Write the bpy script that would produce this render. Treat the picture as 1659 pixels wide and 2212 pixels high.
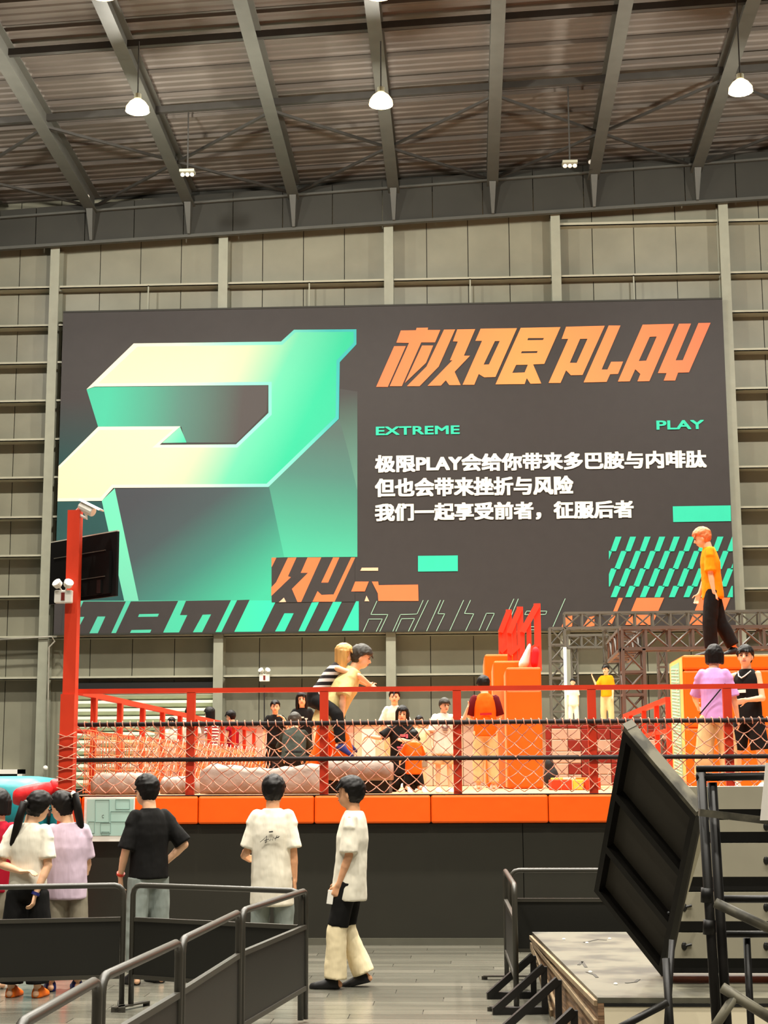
import bpy, bmesh, math, random
from math import sin, cos, pi, radians, atan
from mathutils import Vector, Matrix
from mathutils.geometry import tessellate_polygon
random.seed(7)
for o in list(bpy.data.objects):
    bpy.data.objects.remove(o)
S = bpy.context.scene
COL = S.collection
V = Vector

# ------------------------------------------------------------------ camera
FPX, CX, CY, CAMH = 3400.0, 829.5, 1106.0, 1.70
cam = bpy.data.cameras.new('camera')
cam.sensor_fit = 'VERTICAL'
cam.sensor_height = 36.0
cam.lens = FPX / 2212.0 * 36.0
cam.clip_end = 300
camo = bpy.data.objects.new('camera', cam)
COL.objects.link(camo)
ROT = (Matrix.Rotation(atan(178 / 3400.0), 3, 'Z') @ Matrix.Rotation(pi / 2 + radians(9.58), 3, 'X')
       @ Matrix.Rotation(radians(-0.29), 3, 'Z'))
camo.matrix_world = Matrix.Translation((0, 0, CAMH)) @ ROT.to_4x4()
S.camera = camo

# ------------------------------------------------------------------ world, exposure
W = bpy.data.worlds.new('hall_air')
S.world = W
W.use_nodes = True
W.node_tree.nodes['Background'].inputs[0].default_value = (1.0, 0.96, 0.88, 1)
W.node_tree.nodes['Background'].inputs[1].default_value = 0.11
S.view_settings.view_transform = 'Standard'
S.view_settings.look = 'None'
S.view_settings.gamma = 1.0
S.view_settings.use_curve_mapping = False
S.view_settings.exposure = 0.0
LAMP_W = 760.0
WALL_FILL_W = 1750.0
LAMP_COL = (1.0, 0.95, 0.85)


def ray(px, py):
    return ROT @ V(((px - CX) / FPX, -(py - CY) / FPX, -1.0))


def at(px, py, Y):
    d = ray(px, py)
    return V((0, 0, CAMH)) + d * (Y / d.y)


def X_(px, Y, py=1600):
    return at(px, py, Y).x


def Z_(py, Y, px=900):
    return at(px, py, Y).z


# ------------------------------------------------------------------ materials
def lin(c):
    c = c / 255.0
    return c / 12.92 if c <= 0.04045 else ((c + 0.055) / 1.055) ** 2.4


def L3(rgb):
    return tuple(lin(c) for c in rgb)


MATS = {}


def mat(name, rgb, rough=0.6, metal=0.0, var=0.10, scale=3.0, bump=0.0, bscale=8.0, stretch=(1, 1, 1), spec=0.4, lo=0.3, hi=0.7):
    if name in MATS:
        return MATS[name]
    m = bpy.data.materials.new(name)
    m.use_nodes = True
    nt = m.node_tree
    b = nt.nodes['Principled BSDF']
    b.inputs['Roughness'].default_value = rough
    b.inputs['Metallic'].default_value = metal
    b.inputs['Specular IOR Level'].default_value = spec
    c = L3(rgb)
    tc = nt.nodes.new('ShaderNodeTexCoord')
    mp = nt.nodes.new('ShaderNodeMapping')
    mp.inputs['Scale'].default_value = stretch
    nt.links.new(tc.outputs['Object'], mp.inputs[0])
    nz = nt.nodes.new('ShaderNodeTexNoise')
    nz.inputs['Scale'].default_value = scale
    nz.inputs['Detail'].default_value = 4
    nt.links.new(mp.outputs[0], nz.inputs['Vector'])
    rp = nt.nodes.new('ShaderNodeValToRGB')
    rp.color_ramp.elements[0].position = lo
    rp.color_ramp.elements[1].position = hi
    rp.color_ramp.elements[0].color = tuple(x * (1 - var) for x in c) + (1,)
    rp.color_ramp.elements[1].color = tuple(min(1, x * (1 + var)) for x in c) + (1,)
    nt.links.new(nz.outputs[0], rp.inputs[0])
    nt.links.new(rp.outputs[0], b.inputs['Base Color'])
    if bump:
        n2 = nt.nodes.new('ShaderNodeTexNoise')
        n2.inputs['Scale'].default_value = bscale
        n2.inputs['Detail'].default_value = 3
        nt.links.new(mp.outputs[0], n2.inputs['Vector'])
        bp = nt.nodes.new('ShaderNodeBump')
        bp.inputs['Strength'].default_value = bump
        bp.inputs['Distance'].default_value = 0.05
        nt.links.new(n2.outputs[0], bp.inputs['Height'])
        nt.links.new(bp.outputs[0], b.inputs['Normal'])
    MATS[name] = m
    return m


def cloth(name, rgb, var=0.05):
    return mat('cloth_' + name, rgb, rough=0.85, var=var, scale=6, bump=0.35, bscale=6, stretch=(1.6, 1.6, 0.4), spec=0.15)


def gradmat(name, stops, vec, off, rough=0.6):
    """printed colour gradient along world direction vec; stops: (pos, rgb)"""
    m = bpy.data.materials.new(name)
    m.use_nodes = True
    nt = m.node_tree
    b = nt.nodes['Principled BSDF']
    b.inputs['Roughness'].default_value = rough
    b.inputs['Specular IOR Level'].default_value = 0.2
    g = nt.nodes.new('ShaderNodeNewGeometry')
    d = nt.nodes.new('ShaderNodeVectorMath')
    d.operation = 'DOT_PRODUCT'
    d.inputs[1].default_value = vec
    nt.links.new(g.outputs['Position'], d.inputs[0])
    a = nt.nodes.new('ShaderNodeMath')
    a.operation = 'ADD'
    a.inputs[1].default_value = off
    nt.links.new(d.outputs['Value'], a.inputs[0])
    rp = nt.nodes.new('ShaderNodeValToRGB')
    el = rp.color_ramp.elements
    while len(el) < len(stops):
        el.new(0.5)
    for e, (p, c) in zip(el, stops):
        e.position = p
        e.color = L3(c) + (1,)
    nt.links.new(a.outputs[0], rp.inputs[0])
    nt.links.new(rp.outputs[0], b.inputs['Base Color'])
    return m


def pxgrad(name, stops, p0, p1, Y=45.25):
    """gradient print from photo point p0 to p1 on the banner plane"""
    a, c = at(*p0, Y), at(*p1, Y)
    d = c - a
    d.y = 0
    v = d / d.length_squared
    return gradmat(name, stops, v, -a.dot(v))


def emit(name, rgb, strength):
    m = bpy.data.materials.new(name)
    m.use_nodes = True
    b = m.node_tree.nodes['Principled BSDF']
    b.inputs['Base Color'].default_value = L3(rgb) + (1,)
    b.inputs['Emission Color'].default_value = L3(rgb) + (1,)
    b.inputs['Emission Strength'].default_value = strength
    return m


# ------------------------------------------------------------------ object helpers
WL = {}


def tag(o, label=None, cat=None, group=None, kind=None):
    if label:
        o['label'] = label
    if cat:
        o['category'] = cat
    if group:
        o['group'] = group
    if kind:
        o['kind'] = kind
    return o


def thing(name, loc, label=None, cat=None, group=None, kind=None):
    o = bpy.data.objects.new(name, None)
    o.empty_display_size = 0.1
    o.location = loc
    COL.objects.link(o)
    WL[o] = V(loc)
    return tag(o, label, cat, group, kind)


class MB:
    def __init__(s):
        s.v = []
        s.f = []

    def add(s, vs, fs):
        n = len(s.v)
        s.v += [V(p) for p in vs]
        s.f += [tuple(i + n for i in f) for f in fs]
        return s

    def box(s, x0, x1, y0, y1, z0, z1):
        return s.add([(x0, y0, z0), (x1, y0, z0), (x1, y1, z0), (x0, y1, z0), (x0, y0, z1), (x1, y0, z1), (x1, y1, z1), (x0, y1, z1)],
                     [(0, 3, 2, 1), (4, 5, 6, 7), (0, 1, 5, 4), (1, 2, 6, 5), (2, 3, 7, 6), (3, 0, 4, 7)])

    def bar(s, p, q, w, h=None, up=(0, 0, 1)):
        h = h or w
        p, q = V(p), V(q)
        d = (q - p).normalized()
        up = V(up)
        if abs(d.dot(up)) > 0.98:
            up = V((0, 1, 0))
        a = d.cross(up).normalized()
        b = a.cross(d)
        a *= w / 2
        b *= h / 2
        return s.add([p - a - b, p + a - b, p + a + b, p - a + b, q - a - b, q + a - b, q + a + b, q - a + b],
                     [(0, 1, 2, 3), (7, 6, 5, 4), (0, 4, 5, 1), (1, 5, 6, 2), (2, 6, 7, 3), (3, 7, 4, 0)])

    def hexa(s, p8):
        return s.add(p8, [(0, 3, 2, 1), (4, 5, 6, 7), (0, 1, 5, 4), (1, 2, 6, 5), (2, 3, 7, 6), (3, 0, 4, 7)])

    def loft(s, rings, caps=True):
        """rings: list of lists of points (same count)"""
        n = len(rings[0])
        vs = [p for r in rings for p in r]
        fs = []
        for i in range(len(rings) - 1):
            for j in range(n):
                k = (j + 1) % n
                fs.append((i * n + j, i * n + k, (i + 1) * n + k, (i + 1) * n + j))
        if caps:
            fs.append(tuple(range(n - 1, -1, -1)))
            m = (len(rings) - 1) * n
            fs.append(tuple(range(m, m + n)))
        return s.add(vs, fs)

    def ering(s, c, a, b, n=14):
        return [c + a * cos(2 * pi * i / n) + b * sin(2 * pi * i / n) for i in range(n)]

    def tube(s, pts, r, n=6):
        pts = [V(p) for p in pts]
        rs = r if isinstance(r, (list, tuple)) else [r] * len(pts)
        rings = []
        a = None
        for i, p in enumerate(pts):
            d = (pts[min(i + 1, len(pts) - 1)] - pts[max(i - 1, 0)]).normalized()
            if a is None:
                a = d.orthogonal().normalized()
            a = (a - d * a.dot(d)).normalized()
            b = d.cross(a)
            rings.append(s.ering(p, a * rs[i], b * rs[i], n))
        return s.loft(rings)

    def capsule(s, p, q, r0, r1, n=12):
        p, q = V(p), V(q)
        d = q - p
        d = d.normalized() if d.length > 1e-6 else V((0, 0, 1))
        a = d.orthogonal().normalized()
        b = d.cross(a)
        rings = []
        for t in (-85, -55, -25):
            c, q_ = cos(radians(t)), sin(radians(t))
            rings.append(s.ering(p + d * r0 * q_, a * r0 * c, b * r0 * c, n))
        for t in (25, 55, 85):
            c, q_ = cos(radians(t)), sin(radians(t))
            rings.append(s.ering(q + d * r1 * q_, a * r1 * c, b * r1 * c, n))
        return s.loft(rings)

    def ell(s, c, a, b, d, n=14, m=9):
        """ellipsoid with half axis vectors a, b, d"""
        c = V(c)
        rings = []
        for i in range(m):
            t = radians(-86 + 172 * i / (m - 1))
            rings.append(s.ering(c + V(d) * sin(t), V(a) * cos(t), V(b) * cos(t), n))
        return s.loft(rings)

    def poly(s, loops, fn):
        """flat polygon with holes; loops of 2D points, fn maps 2D to 3D"""
        pts = [fn(p) for lp in loops for p in lp]
        tri = tessellate_polygon([[V((p[0], p[1], 0)) for p in lp] for lp in loops])
        return s.add(pts, [tuple(t) for t in tri])

    def slab(s, loops, fn, depth):
        """polygon given thickness: fn(p) front point, depth vector"""
        d = V(depth)
        pts = [fn(p) for lp in loops for p in lp]
        n = len(pts)
        tri = tessellate_polygon([[V((p[0], p[1], 0)) for p in lp] for lp in loops])
        fs = [tuple(t) for t in tri] + [tuple(i + n for i in reversed(t)) for t in tri]
        k = 0
        for lp in loops:
            m = len(lp)
            for i in range(m):
                j = (i + 1) % m
                fs.append((k + i, k + j, k + j + n, k + i + n))
            k += m
        return s.add(pts + [p + d for p in pts], fs)

    def build(s, name, m, parent=None, smooth=False, bevel=0.0, origin=None, fix=True):
        me = bpy.data.meshes.new(name)
        if parent is not None:
            o0 = WL[parent]
        elif origin is not None:
            o0 = V(origin)
        else:
            xs = [p.x for p in s.v]
            ys = [p.y for p in s.v]
            o0 = V(((min(xs) + max(xs)) / 2, (min(ys) + max(ys)) / 2, min(p.z for p in s.v)))
        me.from_pydata([p - o0 for p in s.v], [], s.f)
        if fix or bevel:
            bm = bmesh.new()
            bm.from_mesh(me)
            if bevel:
                bmesh.ops.bevel(bm, geom=list(bm.edges), offset=bevel, segments=2, affect='EDGES', profile=0.5)
            bmesh.ops.recalc_face_normals(bm, faces=bm.faces)
            bm.to_mesh(me)
            bm.free()
        me.materials.append(m)
        if smooth:
            me.polygons.foreach_set('use_smooth', [True] * len(me.polygons))
        o = bpy.data.objects.new(name, me)
        COL.objects.link(o)
        if parent is None:
            o.location = o0
        else:
            o.parent = parent
            if parent.type == 'MESH' or True:
                o.location = (0, 0, 0)
        WL[o] = o0
        return o


REMESH = []


def soft(o, voxel, it=4, disp=0.0, fac=0.5):
    """fuse the closed pieces of one mesh into a single continuous skin"""
    r = o.modifiers.new('skin', 'REMESH')
    r.mode = 'VOXEL'
    r.voxel_size = voxel
    r.use_smooth_shade = True
    if it:
        sm = o.modifiers.new('soften', 'SMOOTH')
        sm.iterations = it
        sm.factor = fac
    if disp:
        t = bpy.data.textures.get('folds') or bpy.data.textures.new('folds', 'CLOUDS')
        t.noise_scale = 0.17
        dm = o.modifiers.new('folds', 'DISPLACE')
        dm.texture = t
        dm.strength = disp
        dm.mid_level = 0.5
        dm.texture_coords = 'GLOBAL'
    REMESH.append(o)


def text_mb(body, fn, x0, x1, y0, y1, bold=0.0, mb=None):
    """lay a line of writing into the box x0..x1, y0..y1 of a flat surface"""
    cu = bpy.data.curves.new('writing', 'FONT')
    cu.body = body
    cu.size = 1.0
    cu.offset = bold
    cu.resolution_u = 3
    ob = bpy.data.objects.new('writing', cu)
    COL.objects.link(ob)
    dg = bpy.context.evaluated_depsgraph_get()
    me = bpy.data.meshes.new_from_object(ob.evaluated_get(dg))
    bpy.data.objects.remove(ob)
    xs = [v.co.x for v in me.vertices]
    ys = [v.co.y for v in me.vertices]
    ax, bx, ay, by = min(xs), max(xs), min(ys), max(ys)
    mb = mb or MB()
    mb.add([fn((x0 + (v.co.x - ax) / (bx - ax) * (x1 - x0), y0 + (v.co.y - ay) / (by - ay) * (y1 - y0))) for v in me.vertices],
           [tuple(p.vertices) for p in me.polygons])
    bpy.data.meshes.remove(me)
    return mb

# ================================================================== palette
WALLP = mat('olive_wall_sheet', (130, 128, 110), rough=0.42, var=0.10, scale=0.9, bump=0.12, bscale=2.0)
STEEL = mat('grey_painted_steel', (148, 149, 132), rough=0.5, var=0.06)
GIRT = mat('grey_girt_steel', (168, 166, 146), rough=0.5, var=0.06)
DARKP = mat('charcoal_sheet', (44, 43, 36), rough=0.6, var=0.10, scale=1.2)
ROOFM = mat('roof_sheet', (92, 86, 79), rough=0.55, var=0.14, scale=1.0, stretch=(0.5, 2, 1))
BEAMM = mat('roof_beam_steel', (74, 74, 68), rough=0.55, var=0.08)
DKSTEEL = mat('dark_steel', (54, 52, 48), rough=0.5, var=0.1)
BLACK = mat('black_paint', (20, 19, 17), rough=0.42, var=0.2, scale=8)
BLACKM = mat('matt_black', (16, 16, 14), rough=0.7, var=0.2)
RED = mat('red_paint', (208, 56, 26), rough=0.45, var=0.08)
ORANGE = mat('orange_vinyl', (255, 98, 0), rough=0.5, var=0.03, bump=0.08, bscale=5)
ORANGE2 = mat('amber_vinyl', (252, 108, 0), rough=0.5, var=0.03, bump=0.08, bscale=5)
LITORANGE = mat('lit_orange_vinyl', (250, 140, 80), rough=0.55, var=0.04)  # paler orange with the light on the blocks' left sides painted in
WHITEP = mat('white_plastic', (240, 236, 225), rough=0.35, var=0.02)
MATGREY = mat('grey_canvas', (146, 132, 120), rough=0.8, var=0.12, scale=4, bump=0.5, bscale=5)
CREAMV = mat('cream_vinyl', (206, 182, 152), rough=0.6, var=0.04)
ROPE = mat('salmon_rope', (222, 150, 124), rough=0.8, var=0.1)
ROPER = mat('red_rope', (200, 52, 24), rough=0.8, var=0.1)
BANY = 45.25

# ================================================================== floor
FLM = mat('grey_wood_floor', (92, 88, 78), rough=0.28, var=0.16, scale=1.4, bump=0.05, bscale=3, stretch=(0.6, 6, 1), spec=0.45)
GROUT = mat('floor_joint', (78, 74, 66), rough=0.5, var=0.1)
b = MB()
b.box(-30, 22, -14, 47, -0.3, -0.012)
floor = b.build('floor', GROUT)
tag(floor, kind='structure')
planks = []
pm = [mat('grey_wood_floor_%d' % i, c, rough=0.2, var=0.14, scale=1.4, bump=0.05, bscale=3, stretch=(0.6, 6, 1), spec=0.45)
      for i, c in enumerate([(100, 98, 87), (93, 91, 81), (107, 104, 93)])]
PL_W, PL_D = 1.45, 0.225
proto = {}
row = 0
y = 10.1
while y < 16.7:
    y1 = min(y + PL_D, 16.705)
    x = -4.6 + (row * 0.53) % PL_W - PL_W
    while x < 3.6:
        k = random.choice((0, 1, 1, 2))
        bb = MB().box(x + 0.003, x + PL_W - 0.003, y + 0.003, y1 - 0.003, -0.012, 0.0)
        bb.build('plank', pm[k], floor)
        x += PL_W
    y += PL_D
    row += 1
b = MB()
for (x0, x1, y0, y1) in [(-30, -6.1, -14, 46), (5.1, 22, -14, 46), (-6.1, 5.1, -14, 10.1), (-6.1, 5.1, 16.705, 46)]:
    b.box(x0, x1, y0, y1, -0.012, -0.001)
b.build('flooring', FLM, floor)

# ================================================================== back wall
WY = 45.95
b = MB()
b.box(-30, 22, WY + 0.06, WY + 0.3, 0, 20.5)
wall = b.build('wall_back', DARKP)
tag(wall, kind='structure')
COLX = [-22.5, -17.43, -12.38, -7.22, -2.2, 2.82, 7.83, 12.9]
x = -22.4
i = 0
while x < 14:
    MB().box(x + 0.012, x + 1.243, WY, WY + 0.05, 0, 19.4).build('wall_sheet', WALLP, wall)
    x += 1.255
    i += 1
b = MB()
for cx in COLX:
    b = MB()
    b.box(cx - 0.14, cx + 0.14, 45.42, 45.445, 0, 18.3 + 0.045 * cx)
    b.box(cx - 0.012, cx + 0.012, 45.445, 45.93, 0, 18.3 + 0.045 * cx)
    b.box(cx - 0.14, cx + 0.14, 45.91, 45.935, 0, 18.3 + 0.045 * cx)
    b.build('steel_column', STEEL, wall)
GZ = [Z_(py, 45.7, 60) for py in (628, 710, 790, 872, 955, 1037, 1122, 1205, 1293, 1380, 1468)]
for j, z in enumerate(GZ):
    for k in range(len(COLX) - 1):
        xa, xb = COLX[k] + 0.15, COLX[k + 1] - 0.15
        b = MB()
        b.box(xa, xb, 45.50, WY, z - 0.012, z + 0.012)
        b.box(xa, xb, 45.50, 45.53, z - 0.012, z + 0.07)
        b.build('girt', GIRT, wall)
for k in (5, 6):
    b = MB()
    b.box(COLX[k] + 0.15, COLX[k + 1] - 0.15, 45.66, WY, 18.1, 18.125).box(COLX[k] + 0.15, COLX[k + 1] - 0.15, 45.66, 45.69, 18.1, 18.2)
    b.build('girt', GIRT, wall)
# small hangers between the two uppermost girts
for px in (320, 668, 1016, 1370):
    x = X_(px, 45.5, 640)
    MB().box(x - 0.02, x + 0.02, 45.5, 45.54, 15.4, GZ[0] + 0.03).build('sag_rod', STEEL, wall)

# sloping charcoal fascia at the wall head
zb0 = lambda x: 18.27 + 0.045 * x
zt0 = lambda x: 19.62 + 0.055 * x
x = -22.0
while x < 14:
    xa, xb = x + 0.012, x + 1.51 - 0.012
    MB().hexa([(xa, 45.2, zb0(xa)), (xb, 45.2, zb0(xb)), (xb, 45.3, zb0(xb)), (xa, 45.3, zb0(xa)),
               (xa, 45.2, zt0(xa)), (xb, 45.2, zt0(xb)), (xb, 45.3, zt0(xb)), (xa, 45.3, zt0(xa))]).build('fascia_panel', DARKP, wall)
    x += 1.51
b = MB()
b.bar((-22, 45.2, zb0(-22) - 0.02), (14, 45.2, zb0(14) - 0.02), 0.16, 0.09)
b.build('fascia_rail', BEAMM, wall)
b = MB()
b.bar((-22, 45.1, zt0(-22) - 0.28), (14, 45.1, zt0(14) - 0.28), 0.10, 0.06)
b.build('fascia_rail', BEAMM, wall)

# roller shutter and side door
SX0, SX1 = X_(165, 45.6, 1500), X_(468, 45.6, 1500)
SHUT = mat('pale_shutter', (226, 232, 206), rough=0.4, var=0.05)
b = MB().box(SX0 - 0.1, SX1 + 0.1, 45.5, 45.95, Z_(1489, 45.6), Z_(1470, 45.6))
door1 = b.build('door_1', BLACKM)
tag(door1, kind='structure')
z = Z_(1490, 45.6)
n = 0
while z > 0.05 and n < 22:
    MB().hexa([(SX0, 45.60, z - 0.10), (SX1, 45.60, z - 0.10), (SX1, 45.8, z - 0.21), (SX0, 45.8, z - 0.21),
               (SX0, 45.62, z - 0.02), (SX1, 45.62, z - 0.02), (SX1, 45.8, z), (SX0, 45.8, z)]).build('slat', SHUT, door1)
    z -= 0.228
    n += 1
DX = X_(48, 45.6, 1660)
b = MB()
b.box(DX - 0.14, DX, 45.6, 45.96, 0, 1.99).box(DX - 1.9, DX, 45.6, 45.96, 1.86, 1.99).box(DX - 1.9, DX - 1.76, 45.6, 45.96, 0, 1.86)
door2 = b.build('door_2', WHITEP)
tag(door2, kind='structure')
MB().box(DX - 1.76, DX - 0.14, 45.75, 45.9, 0, 1.86).build('door_leaf', mat('dark_green_door', (20, 48, 36)), door2)

# conduit beside the left column
PIPEM = mat('grey_conduit', (150, 146, 132), rough=0.4)
cp = [at(-20, 1383, 45.35), at(112, 1375, 45.35), at(118, 1385, 45.35), at(106, 1398, 45.35), at(104, 1500, 45.35), at(101, 1655, 45.35)]
cd = MB().tube(cp, 0.028).build('conduit', PIPEM, smooth=True)
tag(cd, 'thin grey conduit pipe bending down beside the left wall column', 'pipe')
c = at(98, 1659, 45.24)
s_ = MB().ell(c, (0.075, 0, 0), (0, 0.075, 0), (0, 0, 0.075)).build('alarm_bell', WHITEP, smooth=True)
tag(s_, 'small round white fitting at the foot of the grey conduit', 'fitting')

# ================================================================== roof
zb = lambda x, y: 19.17 + 0.045 * x + 0.04 * (45.5 - y)
b = MB()
XL, XR = -26.0, 17.0
y = 8.0
prof = []
while y < 45.95:
    for (dy, dz) in ((0, 0), (0.12, 0), (0.16, 0.035), (0.26, 0.035)):
        prof.append((y + dy, dz))
    y += 0.30
fr, bk = [], []
for (yy, dz) in prof:
    fr.append((XL, yy, zb(XL, yy) + 0.80 + dz))
    bk.append((XR, yy, zb(XR, yy) + 0.80 + dz))
b.add(fr + bk, [(i, i + 1, len(prof) + i + 1, len(prof) + i) for i in range(len(prof) - 1)])
roof = b.build('ceiling', ROOFM)
tag(roof, kind='structure')
BX = [-20.3, -17.25, -14.2, -11.2, -8.22, -5.04, -2.02, 0.95, 3.97, 7.03, 10.05, 13.1]
for x in BX:
    for (ya, yb) in ((8, 45.35),):
        b = MB()
        za, zc = zb(x, ya), zb(x, yb)
        b.bar((x, ya, za + 0.012), (x, yb, zc + 0.012), 0.34, 0.025)
        b.bar((x, ya, za + 0.31), (x, yb, zc + 0.31), 0.02, 0.58)
        b.bar((x, ya, za + 0.60), (x, yb, zc + 0.60), 0.34, 0.025)
        b.build('roof_beam', BEAMM, roof)
    b = MB()
    zc = zb(x, 45.15)
    b.hexa([(x - 0.04, 45.05, zb0(x) + 0.02), (x + 0.04, 45.05, zb0(x) + 0.02), (x + 0.04, 45.19, zb0(x)), (x - 0.04, 45.19, zb0(x)),
            (x - 0.10, 44.75, zc), (x + 0.10, 44.75, zc), (x + 0.10, 45.19, zc + 0.05), (x - 0.10, 45.19, zc + 0.05)])
    b.build('knee_bracket', BEAMM, roof)
for y in (39.8, 36.2, 32.3, 28.4, 24.5, 20.6):
    MB().bar((XL, y, zb(XL, y) + 0.50), (XR, y, zb(XR, y) + 0.50), 0.14, 0.18).build('strut', DKSTEEL, roof)
y = 44.6
while y > 9:
    MB().bar((XL, y, zb(XL, y) + 0.72), (XR, y, zb(XR, y) + 0.72), 0.05, 0.10).build('purlin', ROOFM, roof)
    y -= 1.3
for xa, xb in ((-17.25, -11.2), (-11.2, -5.04), (-5.04, 0.95), (0.95, 7.03), (7.03, 13.1)):
    for (p, q) in (((xa, 39.8), (xb, 45.3)), ((xb, 39.8), (xa, 45.3))):
        MB().bar((p[0], p[1], zb(*p) + 0.25), (q[0], q[1], zb(*q) + 0.25), 0.07).build('cross_brace', DKSTEEL, roof)

# ================================================================== lamps
LENS = emit('lamp_lens', (255, 240, 205), 28)
HOUS = emit('frosted_lamp_glass', (255, 222, 160), 5.0)


def high_bay(x, y, z, label, seen=True, watts=LAMP_W, group=None):
    t = thing('high_bay_lamp', (x, y, z), label, 'lamp', group)
    b = MB()
    rg = [b.ering(V((x, y, z + h)), V((r, 0, 0)), V((0, r, 0)), 18) for h, r in ((0, 0.29), (0.10, 0.28), (0.22, 0.20), (0.30, 0.10), (0.32, 0.05))]
    b.loft(rg).build('glass_bowl', HOUS, t)
    MB().tube([(x, y, z + 0.32), (x, y, z + 0.44)], 0.09, 12).build('housing', STEEL, t)
    b = MB()
    b.loft([b.ering(V((x, y, z - 0.03)), V((0.2, 0, 0)), V((0, 0.2, 0)), 18), b.ering(V((x, y, z - 0.005)), V((0.26, 0, 0)), V((0, 0.26, 0)), 18)]).build('lens', LENS, t)
    top = zb(x, y) + 0.45
    MB().tube([(x, y, z + 0.34), (x, y, top)], 0.018).build('suspension_cord', DKSTEEL, t)
    la = bpy.data.lights.new('lamp_light', 'AREA')
    la.shape = 'DISK'
    la.size = 0.4
    la.spread = radians(150 if y > 33 else 132 if y > 27 else 116 if y > 18 else 104)
    la.energy = watts
    la.color = LAMP_COL
    lo = bpy.data.objects.new('lamp_light', la)
    COL.objects.link(lo)
    lo.parent = t
    lo.location = (0, 0, -0.06)
    if y > 33:      # extra point light added under the lamps near the wall to brighten it
        lp = bpy.data.lights.new('wall_fill', 'POINT')
        lp.energy = WALL_FILL_W
        lp.color = LAMP_COL
        lp.shadow_soft_size = 0.18
        lg = bpy.data.objects.new('wall_fill', lp)
        COL.objects.link(lg)
        lg.parent = t
        lg.location = (0, 0, -0.24)
    return t


p = at(297, 240, 36)
high_bay(p.x, 36, p.z, 'glowing round ceiling lamp left, above the green letter graphic')
p = at(823, 226, 36)
high_bay(p.x, 36, p.z, 'glowing round ceiling lamp in the middle, on a thin cord')
p = at(1600, 198, 36)
high_bay(p.x, 36, p.z, 'glowing round ceiling lamp right, near the upper right corner')
for x in (-13.9, 4.1 + 8.6):
    high_bay(x, 36, 17.85, 'glowing round ceiling lamp outside the frame', group='ceiling lamps outside the frame')
for y, xs in ((28.8, (-13.9, -7.9, -1.75, 6.9)), (21.5, (-10, -4, 2, 8)), (14.5, (-7, -2, 3, 8)), (7.0, (-7, -2, 3, 8)), (-1.0, (-6, 0, 6))):
    for x in xs:
        if y == 28.8 and x in (-7.9, -1.75):
            q = at(222 if x < -4 else 818, -12, y)
            high_bay(q.x, y, q.z, 'glowing lamp cut by the top edge, %s' % ('nearer the left corner' if x < -4 else 'above the middle lamp'), watts=LAMP_W * 1.9)
        else:
            high_bay(x, y, 17.6, 'glowing round ceiling lamp outside the frame', watts=LAMP_W * (1.9 if y > 27 else 0.85), group='ceiling lamps outside the frame')


def hanging_unit(px, ptop, pbot, Y, label):
    p = at(px, pbot, Y)
    q = at(px, ptop, Y)
    t = thing('hanging_fixture', p, label, 'fixture')
    MB().tube([p + V((0, 0, 0.12)), (p.x, p.y, zb(p.x, p.y) + 0.62)], 0.022).build('pole', DKSTEEL, t)
    b = MB().box(p.x - 0.20, p.x + 0.20, Y - 0.15, Y + 0.15, p.z + 0.05, p.z + 0.12)
    b.build('canopy', STEEL, t)
    for dx in (-0.13, 0, 0.13):
        MB().ell((p.x + dx, Y - 0.02, p.z), (0.06, 0, 0), (0, 0.06, 0), (0, 0, 0.055)).build('lens', WHITEP, t, smooth=True)


hanging_unit(405, 262, 378, 40.3, 'unlit ceiling fixture on a long pole above the green letter')
hanging_unit(1231, 203, 359, 40.3, 'unlit ceiling fixture on a long pole above the orange title')
for px, py, lab in ((188, 425, 'small white dome on a beam end, left of the hanging fixture'), (1276, 350, 'small bright white dome on a beam end at the right')):
    p = at(px, py, 44.4)
    t = thing('dome_camera', p, lab, 'camera')
    MB().ell(p, (0.075, 0, 0), (0, 0.075, 0), (0, 0, 0.075)).build('dome', WHITEP, t, smooth=True)
    MB().box(p.x - 0.05, p.x + 0.05, p.y, p.y + 0.1, p.z + 0.04, zb(p.x, p.y)).build('mount', DKSTEEL, t)


def emergency_light(c, w, label, face=(0, -1, 0)):
    """white twin-head emergency light; c is the centre of the box front"""
    t = thing('emergency_light', (c.x, c.y, c.z - w * 0.45), label, 'light fixture')
    MB().box(c.x - w / 2, c.x + w / 2, c.y, c.y + w * 0.35, c.z - w * 0.5, c.z + w * 0.22).build('case', WHITEP, t, bevel=w * 0.06)
    MB().box(c.x - w * 0.10, c.x + w * 0.10, c.y - w * 0.03, c.y + 0.01, c.z - w * 0.36, c.z + w * 0.08).build('label_plate', mat('red_brown_label', (120, 30, 20)), t)
    for s in (-1, 1):
        q = V((c.x + s * w * 0.30, c.y - w * 0.05, c.z + w * 0.55))
        a = V((s * 0.35, -0.55, 0.45)).normalized()
        e = a.orthogonal().normalized()
        f = a.cross(e)
        b = MB()
        b.loft([b.ering(q + a * w * h, e * w * r, f * w * r, 14) for h, r in ((-0.22, 0.10), (-0.12, 0.24), (0.14, 0.27), (0.17, 0.24))])
        b.build('lamp_head', WHITEP, t, smooth=False)
        MB().tube([(c.x + s * w * 0.1, c.y + w * 0.1, c.z + w * 0.2), q], w * 0.05).build('swivel', WHITEP, t)
    return t


emergency_light(at(571, 1461, 45.38), 0.30, 'white twin-head emergency light on the wall behind the people')
lb = at(571, 1472, 45.5)
MB().tube([at(571, 1480, 45.55), at(571, 1580, 45.55), at(572, 1690, 45.55)], 0.022).build('conduit', DKSTEEL)
tag(bpy.data.objects['conduit.001'], 'thin dark pipe running down from the wall emergency light', 'pipe')

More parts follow.
